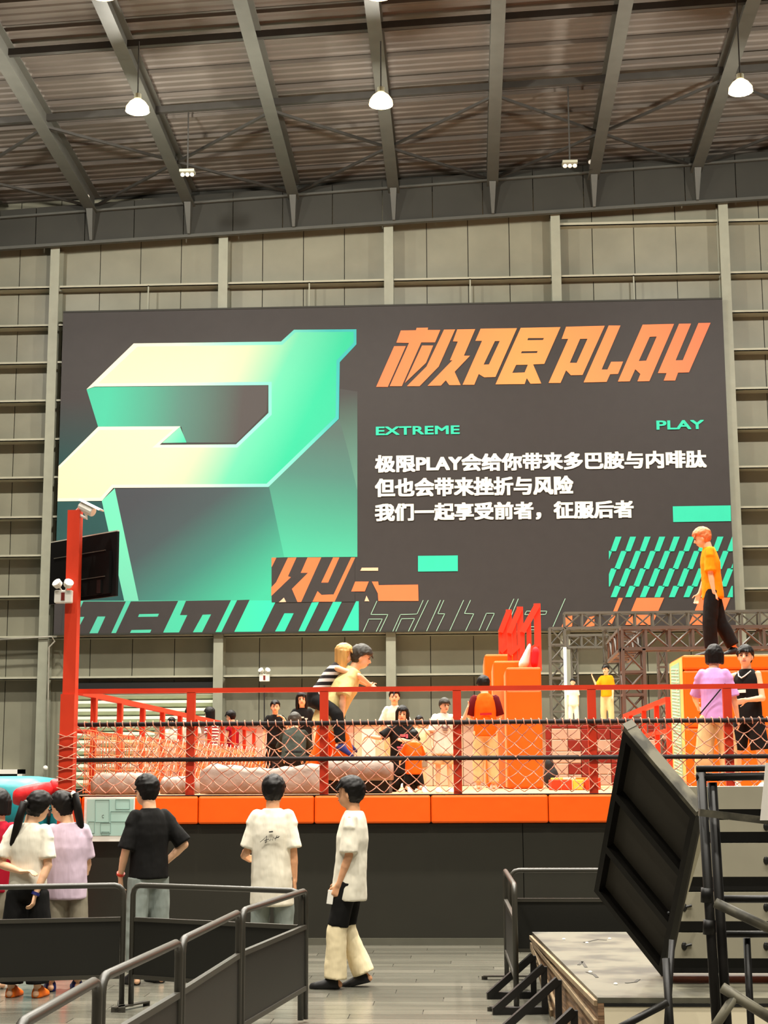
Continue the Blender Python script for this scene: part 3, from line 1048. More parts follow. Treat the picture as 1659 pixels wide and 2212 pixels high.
# foam cubes in the pit
FC = [mat('foam_' + n_, c_, rough=0.9, var=0.05) for n_, c_ in (('orange', (250, 110, 20)), ('yellow', (250, 190, 70)), ('cream', (240, 222, 180)), ('red', (214, 60, 24)))]
FCN = ['orange', 'yellow', 'cream', 'red']
rd = random.Random(11)
for reg, where in (((1186, 1300, 20.5), 'right of the orange pillar'), ((1400, 1442, 20.2), 'left of the amber block')):
    for lvl in range(2):
        n_ = 4 if reg[0] < 1300 else 1
        for i in range(n_):
            k = rd.randrange(4)
            px = reg[0] + (reg[1] - reg[0]) * (i + 0.5 + (0.25 if lvl and n_ > 1 else 0)) / (n_ + (0.5 if n_ > 1 else 0))
            s_ = 0.066 + 0.012 * lvl
            Y = reg[2] + 0.26 * lvl
            c = V((X_(px, Y, 1690), Y, DK + s_ + 0.002))
            r_ = Matrix.Rotation(rd.uniform(-0.35, 0.35), 3, 'Z')
            pts = [c + r_ @ V((a * s_, b_ * s_, d_ * s_)) for d_ in (-1, 1) for a, b_ in ((-1, -1), (1, -1), (1, 1), (-1, 1))]
            o = MB().hexa(pts).build('foam_cube', FC[k], bevel=0.012)
            tag(o, '%s foam cube in the small heap %s' % (FCN[k], where), 'foam cube', 'loose foam cubes ' + where)

# ------------------------------------------------ orange padded blocks (stair tower)
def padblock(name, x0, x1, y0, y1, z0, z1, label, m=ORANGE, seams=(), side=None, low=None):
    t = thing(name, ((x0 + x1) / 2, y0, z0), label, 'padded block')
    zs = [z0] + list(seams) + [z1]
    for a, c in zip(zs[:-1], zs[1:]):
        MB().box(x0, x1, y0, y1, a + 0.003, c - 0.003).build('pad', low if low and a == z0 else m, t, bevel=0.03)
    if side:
        MB().box(x0 - 0.012, x0 - 0.001, y0 + 0.05, y1 - 0.02, z0 + 0.02, z1 - 0.05).build('lit_side', side, t)  # thin sheet that carries the painted light of the left side
    return t


y1_ = 23.0
padblock('padded_pillar', X_(1096, y1_), X_(1172, y1_), y1_, 24.15, DK, Z_(1441, y1_, 1130), 'orange padded pillar right of the person in the orange vest', seams=(Z_(1490, y1_, 1130),), side=LITORANGE)
padblock('padded_step', X_(1069, 24.2), X_(1150, 24.2), 24.2, 26.0, DK, Z_(1427, 24.2, 1100), 'middle orange padded step behind the pillar', ORANGE2, seams=(Z_(1488, 24.2, 1100),), side=LITORANGE, low=LITORANGE)
padblock('padded_step', X_(1050, 26.1), X_(1112, 26.1), 26.1, 28.2, DK, Z_(1413, 26.1, 1080), 'rearmost orange padded step below the red handrails', ORANGE2, side=LITORANGE)


RAILR = mat('coral_red_paint', (232, 70, 48), rough=0.45)


def zig(Y, pts, zb_, label):
    """handrail frame: tall post, sloping rail, short posts; pts in photo coordinates"""
    (tx, ty), (bx, by), (mx, my) = pts
    t = thing('handrail', (X_(tx, Y), Y, zb_), label, 'handrail', None)
    top, low, mid = at(tx, ty, Y), at(bx, by, Y), at(mx, my, Y)
    MB().box(top.x - 0.05, top.x + 0.05, Y - 0.03, Y + 0.03, zb_, top.z).build('post', RAILR, t)
    MB().bar(top + V((0, -0.03, -0.03)), low + V((0, -0.03, 0)), 0.07, 0.09).build('sloping_rail', RAILR, t)
    MB().bar(top + V((0, -0.03, -0.62)), low + V((0, -0.03, -0.35)), 0.05, 0.06).build('mid_rail', RAILR, t)
    for p in (mid, low):
        MB().box(p.x - 0.035, p.x + 0.035, Y - 0.02, Y + 0.02, zb_, p.z).build('short_post', RAILR, t)


zig(23.9, ((1160, 1304), (1128, 1366), (1142, 1342)), Z_(1441, 23, 1130), 'nearest and tallest red zigzag handrail above the orange pillar')
zig(25.6, ((1123, 1311), (1100, 1368), (1111, 1341)), Z_(1427, 24.2, 1100), 'middle red zigzag handrail above the orange steps')
zig(27.6, ((1099, 1317), (1081, 1366), (1090, 1342)), Z_(1413, 26.1, 1080), 'rearmost, leftmost red zigzag handrail')
# draped jacket
c = at(1147, 1415, 23.35)
zt_ = Z_(1441, y1_, 1130)
b = MB()
for i in range(7):
    t_ = i / 6
    b.ell((c.x - 0.10 + 0.06 * t_, 23.4, zt_ + 0.09 + 0.19 * t_), (0.085 - 0.05 * t_, 0, 0), (0, 0.09, 0), (0.03, 0, 0.10), 10, 7)
o = b.build('jacket', mat('white_fabric', (240, 232, 226), rough=0.8, var=0.05))
o2 = MB()
for i in range(5):
    t_ = i / 4
    o2.ell((c.x + 0.05 + 0.02 * t_, 23.38, zt_ + 0.09 + 0.15 * t_), (0.06, 0, 0), (0, 0.09, 0), (0, 0, 0.09), 10, 7)
tag(o, 'white and red jacket lying on the orange pillar by the handrail', 'jacket')
oo = o2.build('red_lining', mat('red_fabric', (214, 20, 30), rough=0.8), o)
soft(o, 0.02, 3)
soft(oo, 0.02, 3)

# black bag standing in for a person's dark legs beside the pillar
x = X_(1191, 22.2, 1670)
b = MB()
b.ell((x, 22.3, DK + 0.16), (0.11, 0, 0), (0, 0.12, 0), (0, 0, 0.165), 12, 8).ell((x - 0.02, 22.3, DK + 0.32), (0.07, 0, 0), (0, 0.09, 0), (0, 0, 0.12), 12, 8)
o = b.build('lump', BLACKM)
soft(o, 0.02, 3)
tag(o, 'slumped black bag on the deck right of the orange pillar', 'lump')

# ------------------------------------------------ amber block at the right with mint lettered side
AY = 21.0
ax0 = X_(1479, AY, 1550)
ta = thing('amber_block', (ax0 + 1.7, AY, DK), 'large amber padded block at the right with a mint strip', 'padded block')
az1 = Z_(1414, AY, 1550)
zs = [DK, Z_(1572, AY, 1550), Z_(1447, AY, 1550), az1]
for k_, (a, c) in enumerate(zip(zs[:-1], zs[1:])):
    MB().box(ax0, ax0 + 1.95, AY, 22.3, a + 0.002, c - 0.002).build('pad', ORANGE2, ta, bevel=0.03)
    MB().box(ax0 + 1.955, ax0 + 3.9, AY, 22.3, a + 0.002, c - 0.002).build('pad', ORANGE2, ta, bevel=0.03)
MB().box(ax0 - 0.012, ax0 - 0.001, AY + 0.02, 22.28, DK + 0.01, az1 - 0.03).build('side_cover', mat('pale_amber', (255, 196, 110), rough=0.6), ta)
MB().box(ax0 - 0.018, ax0 - 0.012, AY + 0.25, AY + 1.12, DK + 0.02, az1 - 0.08).build('mint_strip', mat('mint_print', (138, 196, 166), rough=0.6), ta)
STROKE = mat('pale_stroke', (226, 236, 206), rough=0.6)
z = az1 - 0.14
k_ = 0
while z > DK + 0.06:
    MB().bar((ax0 - 0.020, AY + 0.32, z - 0.03), (ax0 - 0.020, AY + 1.05, z + 0.02), 0.006, 0.012).build('stroke', STROKE, ta)
    if k_ % 3 == 0:
        MB().bar((ax0 - 0.020, AY + 0.5, z - 0.02), (ax0 - 0.020, AY + 0.55, z - 0.07), 0.006, 0.03).build('stroke', STROKE, ta)
    z -= 0.043
    k_ += 1

# white board held up on the cream wall
p = at(796, 1592, 24)
o = MB().box(p.x - 0.10, p.x + 0.10, 24.0, 24.06, DK + 0.42, p.z + 0.12).box(p.x - 0.02, p.x + 0.02, 24.02, 24.05, DK, DK + 0.42).build('white_board', WHITEP)
tag(o, 'small white board standing behind the navy shoe', 'board')

# ------------------------------------------------ truss rig
TRM = mat('truss_grey', (88, 86, 79), rough=0.5, metal=0.0, var=0.08)


def truss(p, q, s, label, n, updir=(0, 0, 1), c=0.05, group=None):
    p, q = V(p), V(q)
    d = (q - p).normalized()
    u = V((0, 1, 0)) if abs(d.z) > 0.9 else V(updir)
    a = d.cross(u).normalized() * s / 2
    u = u * s / 2
    t = thing('truss', p, label, 'truss', group)
    cor = (a + u, -a + u, -a - u, a - u)
    for k in cor:
        MB().bar(p + k, q + k, c, c, u).build('chord', TRM, t)
    L = (q - p).length
    for i in range(n + 1):
        m0 = p + d * (L * i / n)
        for j in range(4):
            k0, k1 = cor[j], cor[(j + 1) % 4]
            MB().bar(m0 + k0, m0 + k1, c * 0.8, c * 0.8, d).build('batten', TRM, t)
            if i < n:
                m1 = p + d * (L * (i + 1) / n)
                a0, a1 = (k0, k1) if (i + j) % 2 else (k1, k0)
                MB().bar(m0 + a0, m1 + a1, c * 0.55, c * 0.55, d.orthogonal()).build('brace', TRM, t)
    return t


ZF = ZR + 0.02
FY = 36.0
s_ = 0.34
zf = Z_(1341, FY, 1300)
xl = X_(1204, FY, 1400)
truss((xl, FY, ZF), (xl, FY, zf - s_ / 2), s_, 'left upright of the far truss frame', 6)
truss((xl + s_ / 2, FY, zf), (8.6, FY, zf), s_, 'long far truss beam along the foot of the banner', 16)
xm = X_(1326, FY, 1400)
truss((xm, FY + 0.5, ZF), (xm, FY + 0.5, zf - s_ / 2), s_, 'second upright of the far truss frame, by the yellow shirt', 6)
truss((X_(1226, 39.5, 1390), 39.5, Z_(1386, 39.5, 1260)), (X_(1316, 39.5, 1390), 39.5, Z_(1386, 39.5, 1260)), 0.30, 'short low truss beam between the two far uprights', 3)
truss((X_(1240, 39.5, 1390), 39.5, ZF), (X_(1240, 39.5, 1390), 39.5, Z_(1386, 39.5, 1260) - 0.16), 0.15, 'thin rear upright under the short low truss beam', 6, c=0.035)
NY = 25.2
zn = Z_(1380, NY, 1450)
xn = X_(1367, NY, 1450)
s2 = 0.33
truss((xn, NY, DK), (xn, NY, zn - s2 / 2), s2, 'nearest truss upright right of the yellow shirt', 6)
truss((xn - s2 / 2, NY, zn), (8.0, NY, zn), s2, 'near truss beam behind the man on the amber block', 15)
truss((xn - 0.01, NY + 0.25, zn), (xn + 0.02, NY + 2.6, zn), s2, 'short truss beam running back from the near upright', 5)
truss((X_(1432, 30, 1480), 30, DK), (X_(1432, 30, 1480), 30, Z_(1405, 30, 1430)), 0.15, 'thin dark upright behind the amber block', 8, c=0.035)
x = X_(1222, FY - 0.5, 1480)
o = MB().tube([(x, FY - 0.5, ZF), (x, FY - 0.5, Z_(1402, FY, 1222))], 0.035, 8).build('white_pipe', WHITEP, smooth=True)
tag(o, 'upright white pipe beside the left far truss upright', 'pipe')

# ------------------------------------------------ teal and red cushions on the hall floor left
TEALV = mat('teal_vinyl', (34, 136, 142), rough=0.4, var=0.15, scale=2, bump=0.3, bscale=3)
REDV = mat('red_vinyl', (228, 40, 44), rough=0.5, var=0.06, bump=0.2)


def cushion(px0, px1, py0, py1, Y, d, m, label, tilt=0.0, r=0.35, zf=None):
    xa, xb = X_(px0, Y, 1700), X_(px1, Y, 1700)
    z1_ = Z_(py0, Y, 60)
    z0_ = zf if zf is not None else Z_(py1, Y, 60)
    b = MB()
    n = 12
    rg = []
    for i in range(n + 1):
        t = i / n
        w = (1 - abs(2 * t - 1) ** 5) ** 0.4 if 0 < t < 1 else 0.12
        c = V((xa + (xb - xa) * t, Y + d / 2, (z0_ + z1_) / 2 + tilt * (t - 0.5)))
        rg.append([c + V((0, d / 2 * (abs(cos(a)) ** 0.5) * (1 if cos(a) > 0 else -1) * w, (z1_ - z0_) / 2 * (abs(sin(a)) ** 0.5) * (1 if sin(a) > 0 else -1) * w)) for a in [2 * pi * k / 16 for k in range(16)]])
    o = b.loft(rg).build('cushion', m, smooth=True)
    return tag(o, label, 'cushion')


cushion(-120, 100, 1676, 1760, 19.6, 1.6, TEALV, 'big teal cushion topmost in the pile left of the platform', zf=0.96)
cushion(-130, 92, 1813, 1900, 19.5, 1.7, TEALV, 'lower teal cushion under the red one, left of the platform', zf=0.0)
cushion(16, 96, 1694, 1730, 18.2, 1.0, REDV, 'red cushion leaning on the teal pile', tilt=0.09, zf=1.42)
cushion(20, 87, 1742, 1900, 18.25, 0.9, TEALV, 'upright teal block carrying the red cushion', zf=0.0)
cushion(101, 134, 1682, 1706, 18.6, 0.6, REDV, 'small red cushion close to the foot of the red pole', zf=1.50)
cushion(103, 136, 1711, 1900, 18.6, 0.7, TEALV, 'narrow teal block under the small red cushion', zf=0.0)

# ================================================================== black crowd barriers on the floor
TUB = mat('black_satin_tube', (52, 49, 41), rough=0.4, spec=0.5)
PNL = mat('black_panel', (24, 23, 18), rough=0.45, var=0.05)
FZ = 0.905
fY = lambda py: (CAMH - FZ) * 1.0


def rail_pt(px, py):
    """point at rail height seen at a photo point"""
    d = ray(px, py)
    return V((0, 0, CAMH)) + d * ((FZ - CAMH) / d.z)


def barrier(p, q, label, feet=(0, 1), group=None):
    p, q = V((p.x, p.y, 0)), V((q.x, q.y, 0))
    d = (q - p).normalized()
    t = thing('barrier', (p + q) / 2, label, 'barrier', group)
    up = V((0, 0, 1))
    R = 0.07
    r = 0.021
    path = [p + up * 0.02]
    path.append(p + up * (FZ - R))
    for k in (30, 60):
        path.append(p + up * (FZ - R + R * sin(radians(k))) + d * (R - R * cos(radians(k))))
    path.append(p + up * FZ + d * R)
    path.append(q + up * FZ - d * R)
    for k in (60, 30):
        path.append(q + up * (FZ - R + R * sin(radians(k))) - d * (R - R * cos(radians(k))))
    path.append(q + up * (FZ - R))
    path.append(q + up * 0.02)
    MB().tube(path, r, 10).build('frame', TUB, t, smooth=True)
    for z in (0.655, 0.235):
        MB().bar(p + up * z + d * r, q + up * z - d * r, 0.03, 0.03).build('cross_rail', TUB, t)
    MB().bar(p + up * 0.445 + d * r, q + up * 0.445 - d * r, 0.008, 0.40).build('panel', PNL, t)
    s = d.cross(up)
    for f in feet:
        c = p if f == 0 else q
        b = MB().bar(c - s * 0.2 + up * 0.03, c + s * 0.2 + up * 0.03, 0.05, 0.012)
        for e in (-1, 1):
            b.bar(c + s * 0.19 * e + up * 0.03, c + s * 0.19 * e, 0.05, 0.02)
        b.build('foot', TUB, t)
    return t


a0, a1 = rail_pt(-330, 1922), rail_pt(268, 1912)
barrier(a0, a1, 'black barrier at the left in front of the two women')
b0, b1 = rail_pt(288, 1912), rail_pt(650, 1925)
barrier(b0, b1, 'black barrier in front of the man in the black shirt', feet=(0,))
c1, c0 = rail_pt(660, 1924), rail_pt(523, 1968)
barrier(c0, c1, 'farthest barrier of the forward row, next to the walking man', feet=())
d1, d0 = rail_pt(516, 1971), rail_pt(393, 2031)
barrier(d0, d1, 'second barrier of the forward row, counted from the walking man', feet=())
e1, e0 = rail_pt(387, 2035), rail_pt(219, 2112)
barrier(e0, e1, 'third barrier of the forward row, counted from the walking man', feet=())
f1, f0 = rail_pt(211, 2117), rail_pt(40, 2215)
barrier(f0, f1, 'nearest barrier, cut by the bottom edge at the left', feet=())
r0, r1 = rail_pt(1111, 1912), rail_pt(1091, 1881)
barrier(r0, r1, 'short foreshortened barrier at the right, beside the triangle brackets')
s0 = rail_pt(1098, 1880)
s1 = V((s0.x + 1.5, s0.y - 0.02, 0))
s0.x += 0.02
barrier(s0, s1, 'barrier at the right, partly hidden by the tilted black deck', feet=(1,))

# ================================================================== stage decks in the right foreground
FRM = mat('worn_black_steel', (19, 17, 14), rough=0.42, var=0.35, scale=9, spec=0.22)
WORN = mat('worn_grey_edge', (84, 80, 66), rough=0.6, var=0.55, scale=7, lo=0.4, hi=0.6)
BRDU = mat('dark_plywood', (54, 50, 42), rough=0.6, var=0.15, scale=3)
PT, PR, PB, PL = V((0.868, 9.0, 1.95)), V((1.233, 8.839, 1.479)), V((1.096, 9.472, 0.559)), V((0.731, 9.633, 1.03))
nn = (PR - PT).cross(PL - PT).normalized()
if nn.y < 0:
    nn = -nn                                # away from the camera
td = thing('stage_deck', PB, 'black stage deck standing tilted on edge, underside facing the camera', 'stage deck')
eu, ev = PR - PT, PL - PT
Q = lambda u, v, d: PT + eu * u + ev * v + nn * d


def qbox(b, u0, u1, v0, v1, d0, d1):
    return b.hexa([Q(u0, v0, d0), Q(u1, v0, d0), Q(u1, v1, d0), Q(u0, v1, d0), Q(u0, v0, d1), Q(u1, v0, d1), Q(u1, v1, d1), Q(u0, v1, d1)])


qbox(MB(), 0, 1, 0, 1, 0.06, 0.08).build('board', BRDU, td)
qbox(MB(), 0, 1, -0.005, 0.035, 0.0, 0.06).build('frame_bar', FRM, td)
qbox(MB(), 0, 1, 0.965, 1, 0.0, 0.06).build('frame_bar', FRM, td)
qbox(MB(), 0, 0.06, 0.035, 0.965, 0.0, 0.06).build('frame_bar', FRM, td)
qbox(MB(), 0.94, 1, 0.035, 0.965, 0.0, 0.06).build('frame_bar', FRM, td)
for v in (0.37, 0.70):
    qbox(MB(), 0.06, 0.94, v - 0.02, v + 0.02, 0.0, 0.06).build('cross_bar', FRM, td)
qbox(MB(), 0.0, 1.0, -0.03, -0.006, 0.0, 0.085).build('worn_edge', WORN, td)
qbox(MB(), -0.02, 0.05, -0.034, -0.03, 0.0, 0.085).build('corner_cap', mat('grey_cap', (110, 106, 92)), td)
for (u, v) in ((0.1, 0.40), (0.9, 0.36), (0.88, 0.68), (0.12, 0.72)):
    c = Q(u, v, 0.05)
    MB().ell(c, (0.016, 0, 0), (0, 0.016, 0), (0, 0, 0.016), 8, 6).build('bolt', BLACK, td)
l0, l1 = at(1438, 2070, 8.88), V((X_(1456, 8.75, 2300), 8.75, 0.0))
MB().tube([l0, l1], 0.022, 10).build('leg', FRM, td, smooth=True)
l0, l1 = at(1452, 2030, 8.92), V((X_(1449, 8.82, 2300) - 0.05, 8.82, 0.0))
MB().tube([l0, l1], 0.018, 10).build('leg', FRM, td, smooth=True)
MB().tube([at(1300, 2240, 8.7), at(1442, 2166, 8.76)], 0.02, 10).build('brace', FRM, td, smooth=True)
o = MB().bar(at(1514, 1790, 9.72), at(1447, 2022, 9.86), 0.06, 0.05, (0, 1, 0)).build('pale_beam', mat('pale_beam', (176, 168, 140), rough=0.6, var=0.12))
tag(o, 'pale slanting beam behind the right edge of the tilted black deck', 'beam')

# low wooden block with a stained grey top
WOOD = mat('raw_plywood', (128, 98, 70), rough=0.7, var=0.4, scale=2.5, stretch=(1, 1.2, 12), bump=0.2, bscale=6, lo=0.4, hi=0.6)
STAIN = mat('stained_grey_top', (80, 77, 64), rough=0.5, var=0.42, scale=2.2, bump=0.05, lo=0.40, hi=0.56)
CREAMF = mat('cream_board', (226, 214, 184), rough=0.6, var=0.06)
KZ = 0.45
kf = lambda px, py: V((0, 0, CAMH)) + ray(px, py) * ((KZ - CAMH) / ray(px, py).z)
kA, kB, kC = kf(1149, 2013), kf(1291, 2155), kf(1700, 2011)
xr = 3.2
tk = thing('stage_block', (1.5, 10.5, 0), 'low wooden stage block with stained grey top and raw wood side', 'stage block')
MB().hexa([(kA.x, kA.y, KZ - 0.03), (kB.x, kB.y, KZ - 0.03), (xr, kB.y, KZ - 0.03), (xr, kA.y, KZ - 0.03), (kA.x, kA.y, KZ), (kB.x, kB.y, KZ), (xr, kB.y, KZ), (xr, kA.y, KZ)]).build('top_board', STAIN, tk)
pr = [(kA.y, KZ - 0.031), (kB.y, KZ - 0.031), (kB.y, 0.0), (kA.y - 1.5, 0.0), (kA.y - 0.05, KZ - 0.09)]
lx = lambda y: kA.x + (kB.x - kA.x) * (kA.y - y) / (kA.y - kB.y)
MB().slab([pr], lambda p: V((lx(p[0]), p[0], p[1])), (0.035, 0, 0)).build('side_board', WOOD, tk)
for (a, c, w) in ((pr[0], pr[1], 0.03), (pr[4], pr[3], 0.05), ((kA.y - 0.2, KZ - 0.06), (kB.y, KZ - 0.14), 0.03), ((kA.y - 0.1, KZ - 0.07), (kA.y - 2.4, 0.03), 0.02)):
    MB().bar((lx(a[0]) - 0.012, a[0], a[1] - 0.012), (lx(c[0]) - 0.012, c[0], max(c[1], 0.02)), 0.02, w, (0, 0, 1)).build('edge_strip', mat('pale_ply_edge', (138, 116, 86), rough=0.7, var=0.2, scale=9), tk)
MB().box(kB.x + 0.036, xr, kB.y, kB.y + 0.03, 0, KZ - 0.031).build('front_board', CREAMF, tk)
MB().box(kB.x + 0.036, xr, kB.y - 0.004, kB.y, KZ - 0.05, KZ - 0.031).build('front_lip', BLACK, tk)
for (px, py) in ((1218, 2030), (1268, 2038), (1317, 2029), (1275, 2101), (1330, 2127), (1560, 2120)):
    c = kf(px, py)
    MB().ell(c + V((0, 0, 0.004)), (0.014, 0, 0), (0, 0.014, 0), (0, 0, 0.008), 8, 6).build('bolt', WHITEP, tk)
SCUFF = mat('black_scuff', (50, 46, 38), rough=0.7)
for pts in (((1250, 2085), (1258, 2078), (1266, 2090)), ((1262, 2036), (1290, 2030), (1310, 2031)), ((1352, 2124), (1372, 2122), (1380, 2116)), ((1268, 2100), (1284, 2106), (1290, 2112))):
    b = MB()
    for p, q in zip(pts[:-1], pts[1:]):
        b.bar(kf(*p) + V((0, 0, 0.001)), kf(*q) + V((0, 0, 0.001)), 0.02, 0.004)
    b.build('scuff', SCUFF, tk)


def tri_bracket(px, py, label):
    d = ray(px, py)
    p = V((0, 0, CAMH)) + d * (-CAMH / d.z)
    t = thing('triangle_bracket', p, label, 'bracket')
    z = 0.025
    A, B, C_ = p + V((0, 0, z)), V((p.x + 0.62, p.y + 0.05, z)), V((p.x + 0.52, p.y + 0.05, 0.40))
    C_.x = min(C_.x, lx(p.y) - 0.05) if p.y < kA.y else C_.x
    k = (C_.x - A.x) / 0.52
    C_.z = 0.04 + 0.40 * k
    B.x = min(B.x, lx(p.y) - 0.03)
    MB().bar(A, B, 0.05, 0.05).build('base_bar', BLACK, t)
    MB().bar(A + V((0.012, 0, 0.0)), C_, 0.05, 0.05).build('sloping_bar', BLACK, t)
    MB().bar(V((C_.x, C_.y, z)), C_, 0.045, 0.045).build('upright_bar', BLACK, t)
    return t


tri_bracket(1052, 2158, 'farthest black triangle bracket on the floor')
tri_bracket(1064, 2192, 'second black triangle bracket from the back')
tri_bracket(1078, 2236, 'third black triangle bracket, cut by the bottom edge')
tri_bracket(1136, 2285, 'nearest black triangle bracket, against the wooden side')

# stack of grey stage boards behind
GRB = mat('grey_stage_board', (152, 146, 126), rough=0.5, var=0.10, scale=2)
rows = [(1698, 1748, 1768), (1770, 1797, 1820), (1820, 1894, 1926), (1926, 1990, 2014), (2014, 2070, 2104)]
ord_ = ['topmost', 'second from the top', 'middle', 'second from the bottom', 'lowest']
RY0 = 10.0
xl0 = X_(1432, RY0, 1900)
for (ya, yb, yc), w in zip(rows, ord_):
    za, zb_, zc_ = Z_(ya, RY0, 1550), Z_(yb, RY0, 1550), Z_(yc, RY0, 1550)
    zc_ = max(zc_, KZ)
    t = thing('stage_board', (2.0, RY0, zc_), '%s grey stage board in the stack behind the scaffold post' % w, 'stage board', 'stacked grey stage boards')
    MB().box(xl0, xl0 + 1.5, RY0, RY0 + 0.55, zb_, za - 0.004).build('board', GRB, t)
    MB().box(xl0, xl0 + 1.5, RY0 + 0.04, RY0 + 0.5, zc_ + 0.001, zb_).build('shade_frame', BLACK, t)  # black frame painting in the shadow band below each board
    for px in (1478, 1655):
        c = at(px, (ya + yb) / 2 + 2, RY0)
        MB().ell(c, (0.018, 0, 0), (0, 0.012, 0), (0, 0, 0.026), 8, 6).tube([c, c + V((0.045, -0.01, 0.012))], 0.008, 6).build('latch', BLACK, t)

# scaffold post and rails nearest the camera
SY = 6.8
tsc = thing('scaffold', (X_(1560, SY, 2212), SY, 0), 'black tube scaffold frame at the right edge, nearest the camera', 'scaffold')


def down(px0, py0, px1, py1, Y):
    p, q = at(px0, py0, Y), at(px1, py1, Y)
    k = (0 - p.z) / (q.z - p.z)
    return p, p + (q - p) * k


p, q = down(1514, 1668, 1548, 2212, SY)
MB().tube([p, q], 0.0205, 12).build('post', FRM, tsc, smooth=True)
p, q = down(1538, 1690, 1570, 2212, SY + 0.02)
MB().tube([p, q], 0.021, 12).build('post', FRM, tsc, smooth=True)
for (py, r) in ((1661, 0.014), (1679, 0.017)):
    MB().tube([at(1504, py, SY), at(1790, py - 4, SY)], r, 10).build('top_tube', FRM, tsc, smooth=True)
MB().bar(at(1510, 1755, SY - 0.05), at(1800, 1790, SY - 0.05), 0.045, 0.03).build('rail', WORN, tsc)
for (a, c, y, r, m) in (((1545, 1950), (1700, 2024), SY - 0.06, 0.021, WORN), ((1560, 2133), (1700, 2222), SY - 0.07, 0.022, WORN), ((1590, 2148), (1530, 2240), SY - 0.07, 0.02, WORN),
                        ((1560, 1942), (1800, 1942), SY + 0.08, 0.016, FRM), ((1566, 2018), (1800, 2018), SY + 0.1, 0.014, FRM)):
    MB().tube([at(*a, y), at(*c, y)], r, 10).build('brace', m, tsc, smooth=True)
p, q = down(1613, 2026, 1622, 2212, SY + 0.12)
MB().tube([p, q], 0.016, 10).build('leg', FRM, tsc, smooth=True)
for (px, py) in ((1526, 1934), (1531, 2003)):
    c = at(px, py, SY)
    MB().tube([c + V((0.004, 0, 0.03)), c - V((0, 0, 0.03))], 0.0255, 12).build('collar', FRM, tsc, smooth=True)
c0, c1 = at(1654, 1648, SY - 0.1), at(1642, 1772, SY - 0.1)
o = MB().hexa([c1, c1 + V((0.16, 0, 0)), c1 + V((0.16, 0.003, 0)), c1 + V((0, 0.003, 0)), c0, c0 + V((0.14, 0, 0)), c0 + V((0.14, 0.003, 0)), c0 + V((0, 0.003, 0))]).build('paper_sheet', mat('white_paper', (240, 234, 224), rough=0.8, var=0.02))
tag(o, 'white paper sheet hanging on the scaffold rail at the right edge', 'paper')

# ================================================================== people
SKIN = mat('skin', (238, 188, 150), rough=0.5, var=0.04, spec=0.35)
SKINT = mat('skin_tan', (214, 158, 118), rough=0.5, var=0.04, spec=0.35)
HAIR = mat('black_hair', (17, 13, 11), rough=0.55, var=0.3, scale=30, stretch=(1, 1, 0.2), spec=0.22)
HAIRG = mat('grey_black_hair', (52, 48, 40), rough=0.6, var=0.3, scale=20)
HAIRB = mat('blond_hair', (196, 150, 84), rough=0.45, var=0.35, scale=14, stretch=(1, 1, 0.2))
HAIRC = mat('copper_hair', (206, 120, 70), rough=0.45, var=0.3, scale=20)
EYE = mat('dark_eye', (22, 14, 12), rough=0.2)
LIP = mat('lip', (176, 84, 70), rough=0.5)
SHOEB = mat('black_shoe', (18, 16, 15), rough=0.5)


def nrm(v):
    return V(v).normalized()


HEAD = 1.13


